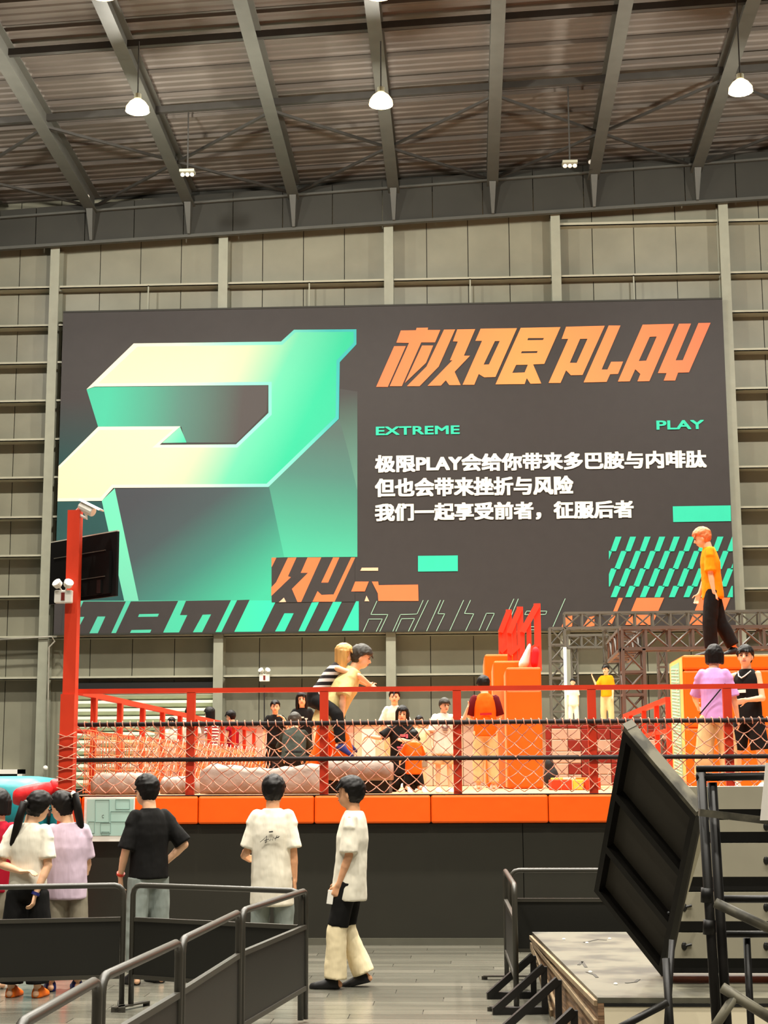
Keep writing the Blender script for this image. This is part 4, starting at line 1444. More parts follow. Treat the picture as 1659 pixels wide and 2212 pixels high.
def person(label, X, Y, Hh, heading, z0=0.0, skin=None, hair=('short', None), head=(0, 0, 0), lean=(0, 0), twist=0,
           arms=None, legs=None, shirt=None, pants=None, shoes=None, detail=1.0, pelvis_z=None, sw=1.0, dx=0, dy=0, extra=None, face=True,
           hands=None, group=None):
    """arms/legs: dict of 'r','l' -> (upper vector, lower vector) in (right, forward, up) of the person"""
    skin = skin or SKIN
    Hh = Hh * 0.957
    h = radians(heading)
    Fv, Rv, Uv = V((sin(h), cos(h), 0)), V((cos(h), -sin(h), 0)), V((0, 0, 1))
    D = lambda t: (Rv * t[0] + Fv * t[1] + Uv * t[2]).normalized()
    arms = dict({'r': ((0.09, 0.0, -1), (0.03, 0.12, -1)), 'l': ((-0.09, 0.0, -1), (-0.03, 0.12, -1))}, **(arms or {}))
    legs = dict({'r': ((0.05, 0.02, -1), (0.02, -0.04, -1)), 'l': ((-0.05, 0.02, -1), (-0.02, -0.04, -1))}, **(legs or {}))
    base = V((X, Y, z0))
    # legs first, to find how high the pelvis is
    J = {}
    low = []
    for s, sg in (('r', 1), ('l', -1)):
        hip = Rv * (0.052 * Hh * sg)
        knee = hip + D(legs[s][0]) * 0.240 * Hh
        ank = knee + D(legs[s][1]) * 0.240 * Hh
        J['hip' + s], J['knee' + s], J['ank' + s] = hip, knee, ank
        low += [ank.z - 0.042 * Hh, knee.z - 0.034 * Hh]
        if legs.get('toe_' + s) is not None:
            low.append(ank.z + D(legs['toe_' + s]).z * 0.125 * Hh - 0.03 * Hh)
        if legs[s][1][1] < -0.8 and abs(legs[s][1][2]) < 0.5:
            low.append(ank.z - 0.02 * Hh)
    pz = -min(low) if pelvis_z is None else pelvis_z
    P = base + V((dx, dy, pz)) + Uv * 0
    for k in list(J):
        J[k] = J[k] + P
    P = P + Uv * 0.02 * Hh
    lf, ls = radians(lean[0]), radians(lean[1])
    U = (Uv * cos(lf) * cos(ls) + Fv * sin(lf) + Rv * sin(ls)).normalized()
    tw = radians(twist)
    R0 = Rv * cos(tw) - Fv * sin(tw)
    R = (R0 - U * R0.dot(U)).normalized()
    Fw = U.cross(R)
    sh = {}
    for s, sg in (('r', 1), ('l', -1)):
        sh[s] = P + U * 0.278 * Hh + R * (0.090 * Hh * sg * sw)
    neck = P + U * 0.312 * Hh
    hU = (U * 0.5 + Uv * 0.5).normalized()
    yw, pt, rl = (radians(a) for a in head)
    hf = Fv * cos(yw) + Rv * sin(yw)
    hr = hf.cross(Uv).normalized()
    hf, hu0 = hf * cos(pt) - Uv * sin(pt), Uv * cos(pt) + hf * sin(pt)
    hr, hu = hr * cos(rl) - hu0 * sin(rl), hu0 * cos(rl) + hr * sin(rl)
    nt = neck + hU * 0.016 * Hh + hf * 0.008 * Hh
    kh = Hh * HEAD
    hc = nt + hu * 0.070 * kh + hf * 0.018 * kh
    t = thing('person', (X, Y, z0 if pelvis_z is None else z0), label, 'person', group)
    k = Hh
    vb = 0.0085 * detail
    # ---------------- body
    b = MB()
    er = lambda u, rx, ry, n=18: b.ering(P + U * u * k, R * rx * k * sw, Fw * ry * k, n)
    b.loft([er(-0.05, 0.06, 0.05), er(0.0, 0.084, 0.060), er(0.05, 0.081, 0.058), er(0.11, 0.070, 0.052), er(0.19, 0.080, 0.058), er(0.25, 0.083, 0.056), er(0.285, 0.072, 0.045), er(0.315, 0.038, 0.036)])
    b.capsule(neck - U * 0.02 * kh, nt + hu * 0.015 * kh, 0.036 * kh, 0.034 * kh)
    b.ell(hc + hu * 0.012 * kh - hf * 0.006 * kh, hr * 0.043 * kh, hf * 0.054 * kh, hu * 0.052 * kh, 18, 12)
    b.ell(hc - hu * 0.022 * kh + hf * 0.010 * kh, hr * 0.035 * kh, hf * 0.040 * kh, hu * 0.043 * kh, 16, 10)
    b.capsule(hc + hf * 0.046 * kh + hu * 0.006 * kh, hc + hf * 0.057 * kh - hu * 0.014 * kh, 0.005 * kh, 0.008 * kh, 8)
    for sg in (1, -1):
        b.ell(hc + hr * 0.044 * kh * sg - hf * 0.004 * kh - hu * 0.008 * kh, hr * 0.006 * kh, hf * 0.011 * kh, hu * 0.018 * kh, 10, 7)
    ends = {}
    for s, sg in (('r', 1), ('l', -1)):
        ua, fa = D(arms[s][0]), D(arms[s][1])
        el = sh[s] + ua * 0.172 * k
        wr = el + fa * 0.150 * k
        b.capsule(sh[s] - ua * 0.002 * k, el, 0.027 * k, 0.0235 * k)
        b.capsule(el, el + fa * 0.05 * k, 0.0235 * k, 0.0245 * k)
        b.capsule(el + fa * 0.05 * k, wr, 0.0245 * k, 0.0155 * k)
        ends[s] = (el, wr, ua, fa)
        # hand: flat palm, four unequal bent fingers, thumb from the side of the palm
        hd, curl = (hands or {}).get(s, (None, 35))
        d = D(hd) if hd else fa
        n0 = -Rv * sg if abs(d.dot(Rv)) < 0.8 else -Uv
        n = (n0 - d * n0.dot(d)).normalized()
        sd = d.cross(n).normalized()
        if sd.dot(Fv) < 0 and abs(sd.dot(Fv)) > 0.3:
            sd = -sd
        pl = 0.052 * k
        for o_ in (-0.016, -0.0055, 0.0055, 0.016):
            b.capsule(wr + sd * o_ * 0.7 * k, wr + d * pl + sd * o_ * k, 0.0092 * k, 0.0078 * k, 8)
        for i, (o_, L) in enumerate(((0.0165, 0.040), (0.0057, 0.045), (-0.0055, 0.042), (-0.016, 0.033))):
            p0 = wr + d * pl + sd * o_ * k
            dd = d
            for j, f_ in enumerate((0.42, 0.33, 0.25)):
                c_ = radians(curl * (0.55 + 0.35 * j) + 4 * i)
                dd = (d * cos(c_) + n * sin(c_)).normalized()
                p1 = p0 + dd * L * f_ * k + sd * (o_ * 0.06 * k)
                b.capsule(p0, p1, (0.0062 - 0.0006 * j) * k, (0.0058 - 0.0006 * j) * k, 8)
                p0 = p1
        td_ = (d * 0.62 + sd * 0.72 + n * 0.35).normalized()
        p0 = wr + d * 0.012 * k + sd * 0.012 * k
        p1 = p0 + td_ * 0.030 * k
        p2 = p1 + (td_ * 0.5 + d * 0.7).normalized() * 0.022 * k
        b.capsule(p0, p1, 0.0085 * k, 0.0066 * k, 8)
        b.capsule(p1, p2, 0.0066 * k, 0.0056 * k, 8)
    feet = {}
    for s, sg in (('r', 1), ('l', -1)):
        hip, kn, an = J['hip' + s], J['knee' + s], J['ank' + s]
        b.capsule(hip, kn, 0.050 * k, 0.033 * k)
        sh_d = (an - kn).normalized()
        b.capsule(kn, kn + sh_d * 0.08 * k, 0.033 * k, 0.034 * k)
        b.capsule(kn + sh_d * 0.08 * k, an, 0.034 * k, 0.020 * k)
        fd = Fv - sh_d * Fv.dot(sh_d)
        fd = fd.normalized() if fd.length > 0.2 else -Uv
        foot_pitch = legs.get('toe_' + s)
        if foot_pitch is not None:
            fd = D(foot_pitch)
        elif abs(sh_d.z) > 0.85:
            fd = Fv
        elif abs(sh_d.z) < 0.5:
            fd = sh_d
        sole = -sh_d if abs(sh_d.z) < 0.85 else Uv
        sole = Uv if abs(sh_d.z) < 0.5 else sole
        sole = (sole - fd * sole.dot(fd)).normalized()
        heel = an - fd * 0.018 * k - sole * 0.022 * k
        toe = an + fd * 0.098 * k - sole * 0.026 * k
        b.capsule(heel, toe, 0.019 * k, 0.014 * k)
        b.capsule(an, an + fd * 0.05 * k - sole * 0.02 * k, 0.02 * k, 0.018 * k)
        feet[s] = (heel, toe, fd, sole, an)
    body = b.build('body', skin, t)
    soft(body, vb, 5)
    # ---------------- face
    if face:
        for sg in (1, -1):
            c = hc + hr * 0.018 * kh * sg + hf * 0.0475 * kh + hu * 0.0015 * kh
            MB().ell(c, hr * 0.0085 * kh, hf * 0.004 * kh, hu * 0.0038 * kh, 10, 6).build('eye', EYE, t, smooth=True)
            MB().bar(c + hu * 0.011 * kh - hr * 0.010 * kh + hf * 0.0005 * kh, c + hu * 0.011 * kh + hr * 0.010 * kh + hf * 0.0005 * kh, 0.004 * kh, 0.003 * kh, hu).build('eyebrow', HAIR, t)
        MB().ell(hc + hf * 0.0465 * kh - hu * 0.033 * kh, hr * 0.014 * kh, hf * 0.005 * kh, hu * 0.004 * kh, 12, 6).build('mouth', LIP, t, smooth=True)
    # ---------------- hair
    kind, hm = hair[0], hair[1] or HAIR
    b = MB()
    cc = hc + hu * 0.013 * kh - hf * 0.006 * kh
    rg = []
    rdm = random.Random(len(label))
    for i in range(20):
        th = radians(-88 + 176 * i / 19)
        ring = []
        for j in range(30):
            ph = 2 * pi * j / 30
            d = V((cos(th) * cos(ph), cos(th) * sin(ph), sin(th)))
            fr = d.y
            lim = {'short': 0.36, 'bowl': 0.20, 'long': 0.34, 'pony': 0.42, 'bob': 0.30, 'cap': 0.30}[kind]
            bot = {'short': -0.95, 'bowl': -0.72, 'long': -1.1, 'pony': -0.85, 'bob': -1.0, 'cap': -0.6}[kind]
            edge = bot + (lim - bot) * min(1, max(0, (fr + 0.10) / 0.62)) ** 0.8
            if kind in ('long', 'bob') and abs(d.x) > 0.62 and fr < 0.62:
                edge = bot
            on = min(1, max(0, (d.z - edge) / 0.10 + 0.5))
            thick = 1.27 if d.z > 0.1 else 1.20
            sc_ = 0.80 + (thick - 0.80) * on + (rdm.uniform(-0.06, 0.06) if on > 0.5 else 0)
            ring.append(cc + hr * d.x * 0.044 * kh * sc_ + hf * d.y * 0.055 * kh * sc_ + hu * d.z * 0.053 * kh * sc_)
        rg.append(ring)
    b.loft(rg)
    if kind == 'long':
        for j in range(-4, 5):
            a = radians(180 + j * 24)
            p0 = cc + hr * sin(a) * 0.044 * kh + hf * cos(a) * 0.05 * kh + hu * 0.01 * kh
            p1 = p0 - Uv * 0.075 * kh
            p2 = p1 - Uv * (0.085 + 0.012 * (4 - abs(j))) * kh - Fw * 0.012 * kh
            b.tube([p0, p1, p2], [0.017 * kh, 0.018 * kh, 0.008 * kh], 8)
    if kind == 'bob':
        for j in range(-5, 6):
            a = radians(180 + j * 22)
            p0 = cc + hr * sin(a) * 0.045 * kh + hf * cos(a) * 0.052 * kh
            b.capsule(p0, p0 - Uv * 0.05 * kh, 0.018 * kh, 0.014 * kh, 8)
    if kind in ('short', 'bowl', 'pony'):
        for j in range(-3, 4):
            a = radians(180 + j * 21)
            p0 = cc + hr * sin(a) * 0.034 * kh + hf * cos(a) * 0.043 * kh - hu * 0.02 * kh
            b.capsule(p0, p0 - hu * (0.036 - 0.004 * abs(j)) * kh + hf * 0.010 * kh, 0.017 * kh, 0.008 * kh, 8)
    for j in range(26):                                   # uneven tufts over the crown
        th, ph = radians(rdm.uniform(12, 85)), rdm.uniform(0, 2 * pi)
        d = V((cos(th) * cos(ph), cos(th) * sin(ph), sin(th)))
        q = cc + hr * d.x * 0.050 * kh + hf * d.y * 0.061 * kh + hu * d.z * 0.060 * kh
        b.capsule(q, q + (hr * d.x * 0.3 + hf * (d.y * 0.3 + 0.25) - hu * 0.55) * 0.03 * kh, 0.010 * kh, 0.005 * kh, 6)
    ho = b.build('hair', hm, t)
    soft(ho, 0.0075 * detail, 1)
    if kind == 'pony':
        hi, sway, ln = hair[2]
        a0 = cc - hf * 0.058 * kh + hu * hi * kh
        pts = [a0 + hf * 0.01 * kh, a0 - hf * 0.03 * kh + hu * 0.004 * kh]
        pts.append(pts[-1] - Uv * 0.07 * kh * ln - Fw * 0.010 * kh + hr * sway * 0.25 * kh)
        pts.append(pts[-1] - Uv * 0.09 * kh * ln + hr * sway * 0.35 * kh)
        pts.append(pts[-1] - Uv * 0.06 * kh * ln + hr * sway * 0.4 * kh)
        po = MB().tube(pts, [0.013 * kh, 0.017 * kh, 0.020 * kh, 0.016 * kh, 0.005 * kh], 10).build('ponytail', hm, t, smooth=True)
        MB().ell(pts[1] + hf * 0.01 * kh, hr * 0.017 * kh, hf * 0.012 * kh, hu * 0.017 * kh, 10, 6).build('hair_tie', WHITEP if hi > 0 else BLACK, po, smooth=True)
    # ---------------- shirt
    if shirt:
        m = shirt['m']
        lo = shirt.get('loose', 1.0)
        hem = shirt.get('hem', -0.05)
        G = (U + Uv).normalized()
        b = MB()
        ar = lambda c, rx, ry: b.ering(c, R * rx * k * sw, Fw * ry * k, 22)
        rings = []
        if hem < 0:
            rings.append(ar(P + G * hem * k, 0.097 * lo, 0.076 * lo))
            rings.append(ar(P + G * hem * 0.5 * k, 0.096 * lo, 0.075 * lo))
        else:
            rings.append(ar(P + U * hem * k, 0.096 * lo, 0.070 * lo))
        for u, rx, ry in ((0.06, 0.092, 0.070), (0.12, 0.091, 0.067), (0.19, 0.095, 0.070), (0.245, 0.097, 0.066), (0.283, 0.084, 0.056), (0.306, 0.058, 0.048), (0.322, 0.041, 0.042)):
            if u > hem:
                l2 = lo if u < 0.2 else 1 + (lo - 1) * 0.5
                rings.append(ar(P + U * u * k, rx * l2, ry * l2))
        b.loft(rings)
        sl = shirt.get('sleeve', 0.72)
        if sl:
            for s, sg in (('r', 1), ('l', -1)):
                el, wr, ua, fa = ends[s]
                a_ = ua.orthogonal().normalized()
                c_ = ua.cross(a_)
                st = sh[s] - ua * 0.012 * k - R * 0.012 * k * sg
                r0, r1 = 0.037 * k, (0.044 if sl < 1 else 0.033) * k * (0.5 + lo * 0.5)
                e0 = sh[s] + ua * 0.172 * min(sl, 1) * k
                b.capsule(sh[s] - R * 0.01 * k * sg, sh[s] + ua * 0.03 * k, 0.040 * k, 0.040 * k, 14)
                b.loft([b.ering(st, a_ * r0, c_ * r0, 14), b.ering((st + e0) / 2, a_ * (r0 + r1) / 2, c_ * (r0 + r1) / 2, 14), b.ering(e0, a_ * r1, c_ * r1, 14)])
                if sl > 1:
                    b.capsule(e0, e0 + fa * 0.15 * (sl - 1) * k, 0.033 * k, 0.026 * k, 12)
        so = b.build('shirt' if not shirt.get('name') else shirt['name'], m, t)
        soft(so, 0.0105 * detail, 3, disp=shirt.get('fold', 0.015) * k / 1.7)
        if shirt.get('label'):
            so['label'] = shirt['label']
        J['shirt'] = so
    # ---------------- trousers
    for pd in (pants if isinstance(pants, list) else [pants] if pants else []):
        b = MB()
        if pd.get('hips', True):
            hr_ = lambda c, rx, ry: b.ering(c, Rv * rx * k, Fv * ry * k, 20)
            hipc = (J['hipr'] + J['hipl']) / 2
            b.loft([hr_(hipc - Uv * 0.045 * k, 0.082, 0.062), hr_(hipc, 0.096, 0.072), hr_(hipc + Uv * 0.05 * k, 0.094, 0.069), hr_(hipc + Uv * 0.09 * k, 0.080, 0.060)])
        fr0, fr1 = pd.get('from', 0.0), pd.get('to', 1.93)     # 0 hip, 1 knee, 2 ankle
        wd_ = pd.get('wide', 1.0)
        for s in ('r', 'l'):
            hip, kn, an = J['hip' + s], J['knee' + s], J['ank' + s]
            pos = lambda q_: hip + (kn - hip) * q_ if q_ <= 1 else kn + (an - kn) * (q_ - 1)
            rad = lambda q_: (0.058 - 0.014 * q_ if q_ <= 1 else 0.044 - 0.006 * (q_ - 1)) * k * (1 + (wd_ - 1) * (min(1, q_) if not pd.get('flare') else (q_ - fr0) / (fr1 - fr0)))
            qs = [fr0 + (fr1 - fr0) * i / 9 for i in range(10)]
            rings = []
            for q_ in qs:
                d1, d2 = (kn - hip).normalized(), (an - kn).normalized()
                w_ = min(1, max(0, (q_ - 0.75) / 0.5))
                d = (d1 * (1 - w_) + d2 * w_).normalized()
                a_ = Rv - d * Rv.dot(d)
                a_ = a_.normalized() if a_.length > 0.1 else d.orthogonal().normalized()
                c_ = d.cross(a_)
                rings.append(b.ering(pos(q_), a_ * rad(q_), c_ * rad(q_), 16))
            b.loft(rings)
        po = b.build(pd.get('name', 'trousers'), pd['m'], t)
        soft(po, 0.0115 * detail, 3, disp=pd.get('fold', 0.02) * k / 1.7)
        if pd.get('label'):
            po['label'] = pd['label']
    # ---------------- shoes
    if shoes is not None:
        for s in ('r', 'l'):
            heel, toe, fd, sole, an = feet[s]
            w_ = fd.cross(sole)
            rings = []
            for f_, wx, zt_ in ((-0.022, 0.010, 0.012), (-0.016, 0.021, 0.034), (0.0, 0.024, 0.046), (0.03, 0.026, 0.046), (0.06, 0.029, 0.032), (0.095, 0.029, 0.024), (0.122, 0.020, 0.018), (0.130, 0.008, 0.010)):
                c = an - sole * 0.041 * k + fd * f_ * k
                rings.append([c + w_ * wx * 1.14 * k * x_ + sole * zt_ * 1.28 * k * y_ for x_, y_ in ((-0.9, 0.0), (0.9, 0), (1, 0.15), (0.95, 0.6), (0.55, 0.95), (0, 1.0), (-0.55, 0.95), (-0.95, 0.6), (-1, 0.15))])
            MB().loft(rings).build('shoe', shoes, t, smooth=True)
    t['h'] = Hh
    J.update(P=P, U=U, R=R, F=Fw, head=hc, hf=hf, hr=hr, hu=hu, ends=ends, Fv=Fv, Rv=Rv, t=t, k=k, feet=feet)
    return J


def chest_pt(J, r, u, out):
    """point on the front (out > 0) or back of the shirt"""
    return J['P'] + J['R'] * r * J['k'] + J['U'] * u * J['k'] + J['F'] * out * J['k']


WHT = cloth('white', (226, 219, 200), var=0.03)
BLK = cloth('black', (20, 19, 18), var=0.15)
LAV = cloth('lavender', (206, 184, 200), var=0.03)
PURP = cloth('lilac', (200, 150, 206), var=0.04)
REDC = cloth('red', (160, 18, 40), var=0.08)
KHAKI = cloth('khaki', (206, 178, 128), var=0.08)
GREYT = cloth('grey_trouser', (142, 134, 116), var=0.06)
DENIM = cloth('pale_denim', (134, 142, 136), var=0.14)
CREAM = cloth('cream', (226, 210, 172), var=0.04)
BEIGE = cloth('beige', (206, 190, 130), var=0.05)
ORG = cloth('orange', (244, 92, 10), var=0.06)
YEL = cloth('amber', (250, 142, 8), var=0.05)
MAROON = cloth('maroon', (88, 14, 20), var=0.1)
OLIVE = cloth('dark_olive', (46, 50, 42), var=0.15)
ORSH = mat('orange_shoe', (250, 116, 20), rough=0.6)
BLSH = mat('blue_shoe', (22, 26, 96), rough=0.6)
GYSH = mat('grey_shoe', (150, 146, 136), rough=0.6)
WSH = mat('white_shoe', (230, 222, 208), rough=0.6)


def stripes(name, c0, c1, scale):
    m = cloth(name, c0)
    nt = m.node_tree
    bs = nt.nodes['Principled BSDF']
    tc = nt.nodes.new('ShaderNodeTexCoord')
    wv = nt.nodes.new('ShaderNodeTexWave')
    wv.bands_direction = 'Z'
    wv.inputs['Scale'].default_value = scale
    wv.inputs['Distortion'].default_value = 0.6
    rp = nt.nodes.new('ShaderNodeValToRGB')
    rp.color_ramp.interpolation = 'CONSTANT'
    rp.color_ramp.elements[0].color = L3(c0) + (1,)
    rp.color_ramp.elements[1].position = 0.55
    rp.color_ramp.elements[1].color = L3(c1) + (1,)
    nt.links.new(tc.outputs['Object'], wv.inputs[0])
    nt.links.new(wv.outputs[0], rp.inputs[0])
    nt.links.new(rp.outputs[0], bs.inputs['Base Color'])
    return m


STRP = stripes('striped_red', (238, 224, 214), (150, 26, 36), 5.5)
STRB = stripes('striped_dark', (30, 24, 24), (190, 180, 172), 4.0)

# ---------------------------------------------------------------- people on the hall floor
Y = 13.3
person('person in a dark red shirt cut by the left edge, back of a black-haired head', X_(-6, Y, 1850), Y, 1.64, 10, hair=('bob', None), head=(-25, 0, 0),
       shirt=dict(m=REDC, hem=-0.05, loose=1.05), pants=dict(m=GREYT, to=0.85, wide=1.15, name='shorts'), shoes=WSH, face=False)
Y = 12.75
J = person('person in a white polo shirt with a low ponytail, left arm bent behind the back', X_(62, Y, 1850), Y, 1.64, 4, hair=('pony', None, (-0.012, -0.10, 1.15)), head=(30, 10, 14),
           shirt=dict(m=WHT, hem=0.0, loose=1.04, sleeve=0.80), pants=dict(m=BLK, wide=1.55, to=1.9), shoes=ORSH,
           arms={'l': ((-0.30, -0.16, -1), (0.92, -0.42, -0.22)), 'r': ((0.12, -0.12, -1), (-0.34, -0.30, -1))}, hands={'r': ((-0.15, -0.2, -1), 55), 'l': ((1, -0.2, 0.05), 40)})
el, wr, ua, fa = J['ends']['r']
MB().loft([MB().ering(wr - fa * 0.012, fa.orthogonal().normalized() * 0.034, fa.cross(fa.orthogonal().normalized()) * 0.034, 14), MB().ering(wr + fa * 0.012, fa.orthogonal().normalized() * 0.034, fa.cross(fa.orthogonal().normalized()) * 0.034, 14)]).build('wristband', BLSH, J['t'])
Y = 13.15
J = person('person in a lavender T-shirt with a high ponytail, head turned left', X_(146, Y, 1850), Y, 1.63, -18, hair=('pony', None, (0.030, 0.10, 1.2)), head=(-48, 10, -8),
           shirt=dict(m=LAV, hem=-0.075, loose=1.14, sleeve=0.85), pants=dict(m=GREYT, wide=1.3), shoes=BLSH,
           arms={'l': ((-0.30, -0.02, -1), (0.1, 0.85, -0.4)), 'r': ((0.10, 0.25, -1), (0.1, 0.95, -0.3))})
Y = 13.6
J = person('person in a black T-shirt and pale jeans, hands on hips, by the plan board', X_(322, Y, 1850), Y, 1.76, -40, hair=('short', None), head=(-12, 4, 0),
           shirt=dict(m=BLK, hem=-0.03, loose=1.10, sleeve=0.95), pants=dict(m=DENIM, wide=1.25), shoes=SHOEB,
           arms={'r': ((0.48, -0.34, -0.85), (-0.55, 0.5, -0.7)), 'l': ((-0.22, 0.05, -0.95), (0.10, 0.52, -0.82))}, hands={'r': ((-0.7, 0.4, -0.5), 30), 'l': ((0.25, 0.35, -0.9), 30)})
el, wr, ua, fa = J['ends']['l']
MB().loft([MB().ering(wr + fa * h_, fa.orthogonal().normalized() * 0.036, fa.cross(fa.orthogonal().normalized()) * 0.036, 14) for h_ in (-0.03, -0.012)]).build('wristband', RED, J['t'])
# black and white striped person just beyond, seen as a sliver
Y = 13.7
J = person('person in a long white T-shirt seen from behind, left forearm raised', X_(588, Y, 1850), Y, 1.75, 3, hair=('short', None), head=(0, 2, 0),
           shirt=dict(m=WHT, hem=-0.165, loose=1.16, sleeve=0.92), pants=dict(m=DENIM, wide=1.1), shoes=GYSH,
           arms={'l': ((-0.22, 0.02, -1), (-0.30, 0.8, -0.2)), 'r': ((0.12, -0.06, -1), (0.04, 0.06, -1))}, hands={'l': ((0.5, 0.7, -0.3), 60)}, skin=SKINT)
INK = mat('black_ink', (30, 28, 28), rough=0.8)
bp = lambda r, u: chest_pt(J, r * 0.85, u, -0.088)
b = MB().bar(bp(-0.002, 0.205), bp(0.022, 0.207), 0.006, 0.011)
b.build('shirt_print', INK, J['shirt'])
sig = [(-0.055, 0.155), (-0.035, 0.168), (-0.015, 0.186), (-0.022, 0.150), (-0.03, 0.162), (-0.004, 0.170), (0.004, 0.160), (0.010, 0.172), (0.018, 0.163), (0.026, 0.180), (0.036, 0.164), (0.045, 0.186), (0.062, 0.184), (0.03, 0.172), (0.058, 0.178)]
MB().tube([bp(*q_) for q_ in sig], 0.0028, 4).build('signature_print', INK, J['shirt'])
Y = 13.35
J = person('person in a long white T-shirt walking left in black and cream trousers', X_(756, Y, 1850), Y, 1.74, -82, hair=('short', None), head=(4, -3, 0), lean=(-4, 0), skin=SKINT,
           shirt=dict(m=WHT, hem=-0.115, loose=1.14, sleeve=0.92), shoes=SHOEB,
           pants=[dict(m=BLK, to=0.93, wide=1.18, name='overskirt', label='black knee-length upper layer'), dict(m=CREAM, hips=False, **{'from': 0.72}, to=1.98, wide=1.5, flare=True, label='cream wide trousers')],
           legs={'l': ((0.0, 0.24, -1), (0.0, 0.03, -1)), 'r': ((0.02, 0.14, -1), (0.0, -0.42, -1)), 'toe_r': (0, 0.95, -0.22)},
           arms={'l': ((-0.05, 0.02, -1), (0.0, 0.36, -1)), 'r': ((0.08, 0.08, -1), (0.0, 0.5, -1))}, hands={'l': ((0, 0.4, -1), 75)})
el, wr, ua, fa = J['ends']['l']
c = wr + fa * 0.10
o = MB().bar(c + J['Fv'] * 0.03 + V((0, 0, 0.05)), c + J['Fv'] * 0.045 - V((0, 0, 0.06)), 0.05, 0.012).build('phone', WHITEP, bevel=0.002)
tag(o, 'white phone in the hand of the walking person', 'phone')

# ---------------------------------------------------------------- people on the platform
DZ = DK + 0.002
# piggyback pair
Y = 18.5
px = X_(713, Y, 1600)
J = person('person in a beige T-shirt and orange trousers carrying a rider piggyback', px, Y, 1.86, 78, DZ, hair=('bowl', HAIRG), head=(10, 16, 0), lean=(30, 0), detail=1.15,
           shirt=dict(m=BEIGE, hem=-0.12, loose=1.36, sleeve=0.98), pants=dict(m=ORG, wide=1.5, to=1.8), shoes=BLSH,
           legs={'r': ((0.02, 0.35, -1), (0.0, -0.10, -1)), 'l': ((-0.05, -0.18, -1), (0, -0.55, -1)), 'toe_l': (0, 1, -0.1)},
           arms={'r': ((0.25, -0.40, -0.85), (-0.1, -0.05, -1)), 'l': ((-0.30, -0.45, -0.85), (0.1, 0.1, -1))})
Pc = J['P']
rx, rz = Pc.x - 0.17, Pc.z + 0.02
person('rider with long blond hair clinging to the back of the person in beige', rx, Y - 0.02, 1.58, 78, DZ, hair=('long', HAIRB), head=(8, 8, 0), lean=(36, 0), detail=1.15, pelvis_z=Pc.z + 0.12 - DZ,
       shirt=dict(m=STRB, hem=0.0, loose=0.98, sleeve=0), pants=dict(m=BLK, wide=1.1), shoes=BLSH,
       arms={'r': ((0.12, 0.85, -0.30), (-0.55, 0.7, -0.45)), 'l': ((-0.05, 0.85, -0.35), (0.75, 0.6, -0.4))},
       legs={'r': ((0.72, 0.62, -0.45), (0.12, 0.10, -1)), 'l': ((-0.72, 0.75, -0.35), (-0.1, 0.45, -1)), 'toe_l': (0, 0.85, -0.5), 'toe_r': (0, 0.85, -0.5)})
# group standing left of the pair
Y = 25.5
J = person('person with long black hair and a black T-shirt with white print, facing the camera', X_(653, Y), Y, 1.56, 176, DZ, hair=('long', None), head=(0, 0, 4), detail=1.4,
           shirt=dict(m=BLK, hem=-0.04, loose=1.12, sleeve=0.9), pants=dict(m=BLK, wide=1.2), shoes=WSH, arms={'l': ((-0.2, 0.0, -1), (-0.1, 0.3, -1)), 'r': ((0.3, 0.0, -1), (0.2, 0.25, -1))})
PRT = mat('white_ink', (236, 228, 214), rough=0.8)
for (r, u, w_, h_) in ((-0.045, 0.20, 0.03, 0.02), (0.0, 0.215, 0.04, 0.022), (0.045, 0.21, 0.03, 0.02), (0.01, 0.165, 0.05, 0.014), (-0.02, 0.15, 0.02, 0.02), (0.03, 0.145, 0.025, 0.018)):
    a, c = chest_pt(J, r - w_ / 2, u, 0.088), chest_pt(J, r + w_ / 2, u, 0.088)
    MB().bar(a, c, 0.01, h_).build('shirt_print', PRT, J['shirt'])
Y = 28.3
person('person in a black T-shirt holding a hand to the mouth', X_(594, Y), Y, 1.57, 172, DZ, hair=('short', None), detail=1.5,
       shirt=dict(m=BLK, hem=-0.04, loose=1.05, sleeve=0.8), pants=dict(m=BLK, wide=1.2), shoes=SHOEB,
       arms={'l': ((-0.35, 0.45, -0.7), (0.45, 0.35, 0.95)), 'r': ((0.2, 0.05, -1), (0.1, 0.1, -1))}, hands={'l': ((0.7, -0.2, 0.5), 60)})
Y = 20.2
person('person squatting with the back to the camera in a dark olive shirt', X_(634, Y), Y, 1.52, -4, DZ, hair=('short', HAIRG), head=(0, 20, 0), lean=(38, 0), detail=1.3,
       shirt=dict(m=OLIVE, hem=-0.04, loose=1.16, sleeve=0.9), pants=dict(m=BLK, wide=1.2), shoes=SHOEB,
       legs={'r': ((0.35, 0.85, -0.02), (0.05, -0.42, -0.9)), 'l': ((-0.35, 0.85, -0.02), (-0.05, -0.42, -0.9))},
       arms={'r': ((0.25, 0.55, -0.8), (-0.2, 0.8, 0.1)), 'l': ((-0.25, 0.55, -0.8), (0.2, 0.8, 0.1))}, face=False)
Y = 29.5
person('person in a dark red vest over white sleeves, facing left', X_(503, Y), Y, 1.45, -70, DZ, hair=('short', None), head=(-6, 8, 0), detail=1.5,
       shirt=dict(m=REDC, hem=-0.06, loose=1.1, sleeve=0.4), pants=dict(m=BLK, wide=1.2), shoes=SHOEB, arms={'l': ((-0.1, 0.25, -1), (0, 0.6, -0.8)), 'r': ((0.1, 0.15, -1), (0, 0.5, -0.8))})
Y = 29.8
person('person with long black hair in a red and white striped shirt', X_(457, Y), Y, 1.53, -66, DZ, hair=('long', None), head=(-5, 8, 0), detail=1.5,
       shirt=dict(m=STRP, hem=-0.03, loose=1.08, sleeve=0.9), pants=dict(m=WHT, wide=1.2), shoes=WSH)
Y = 30.1
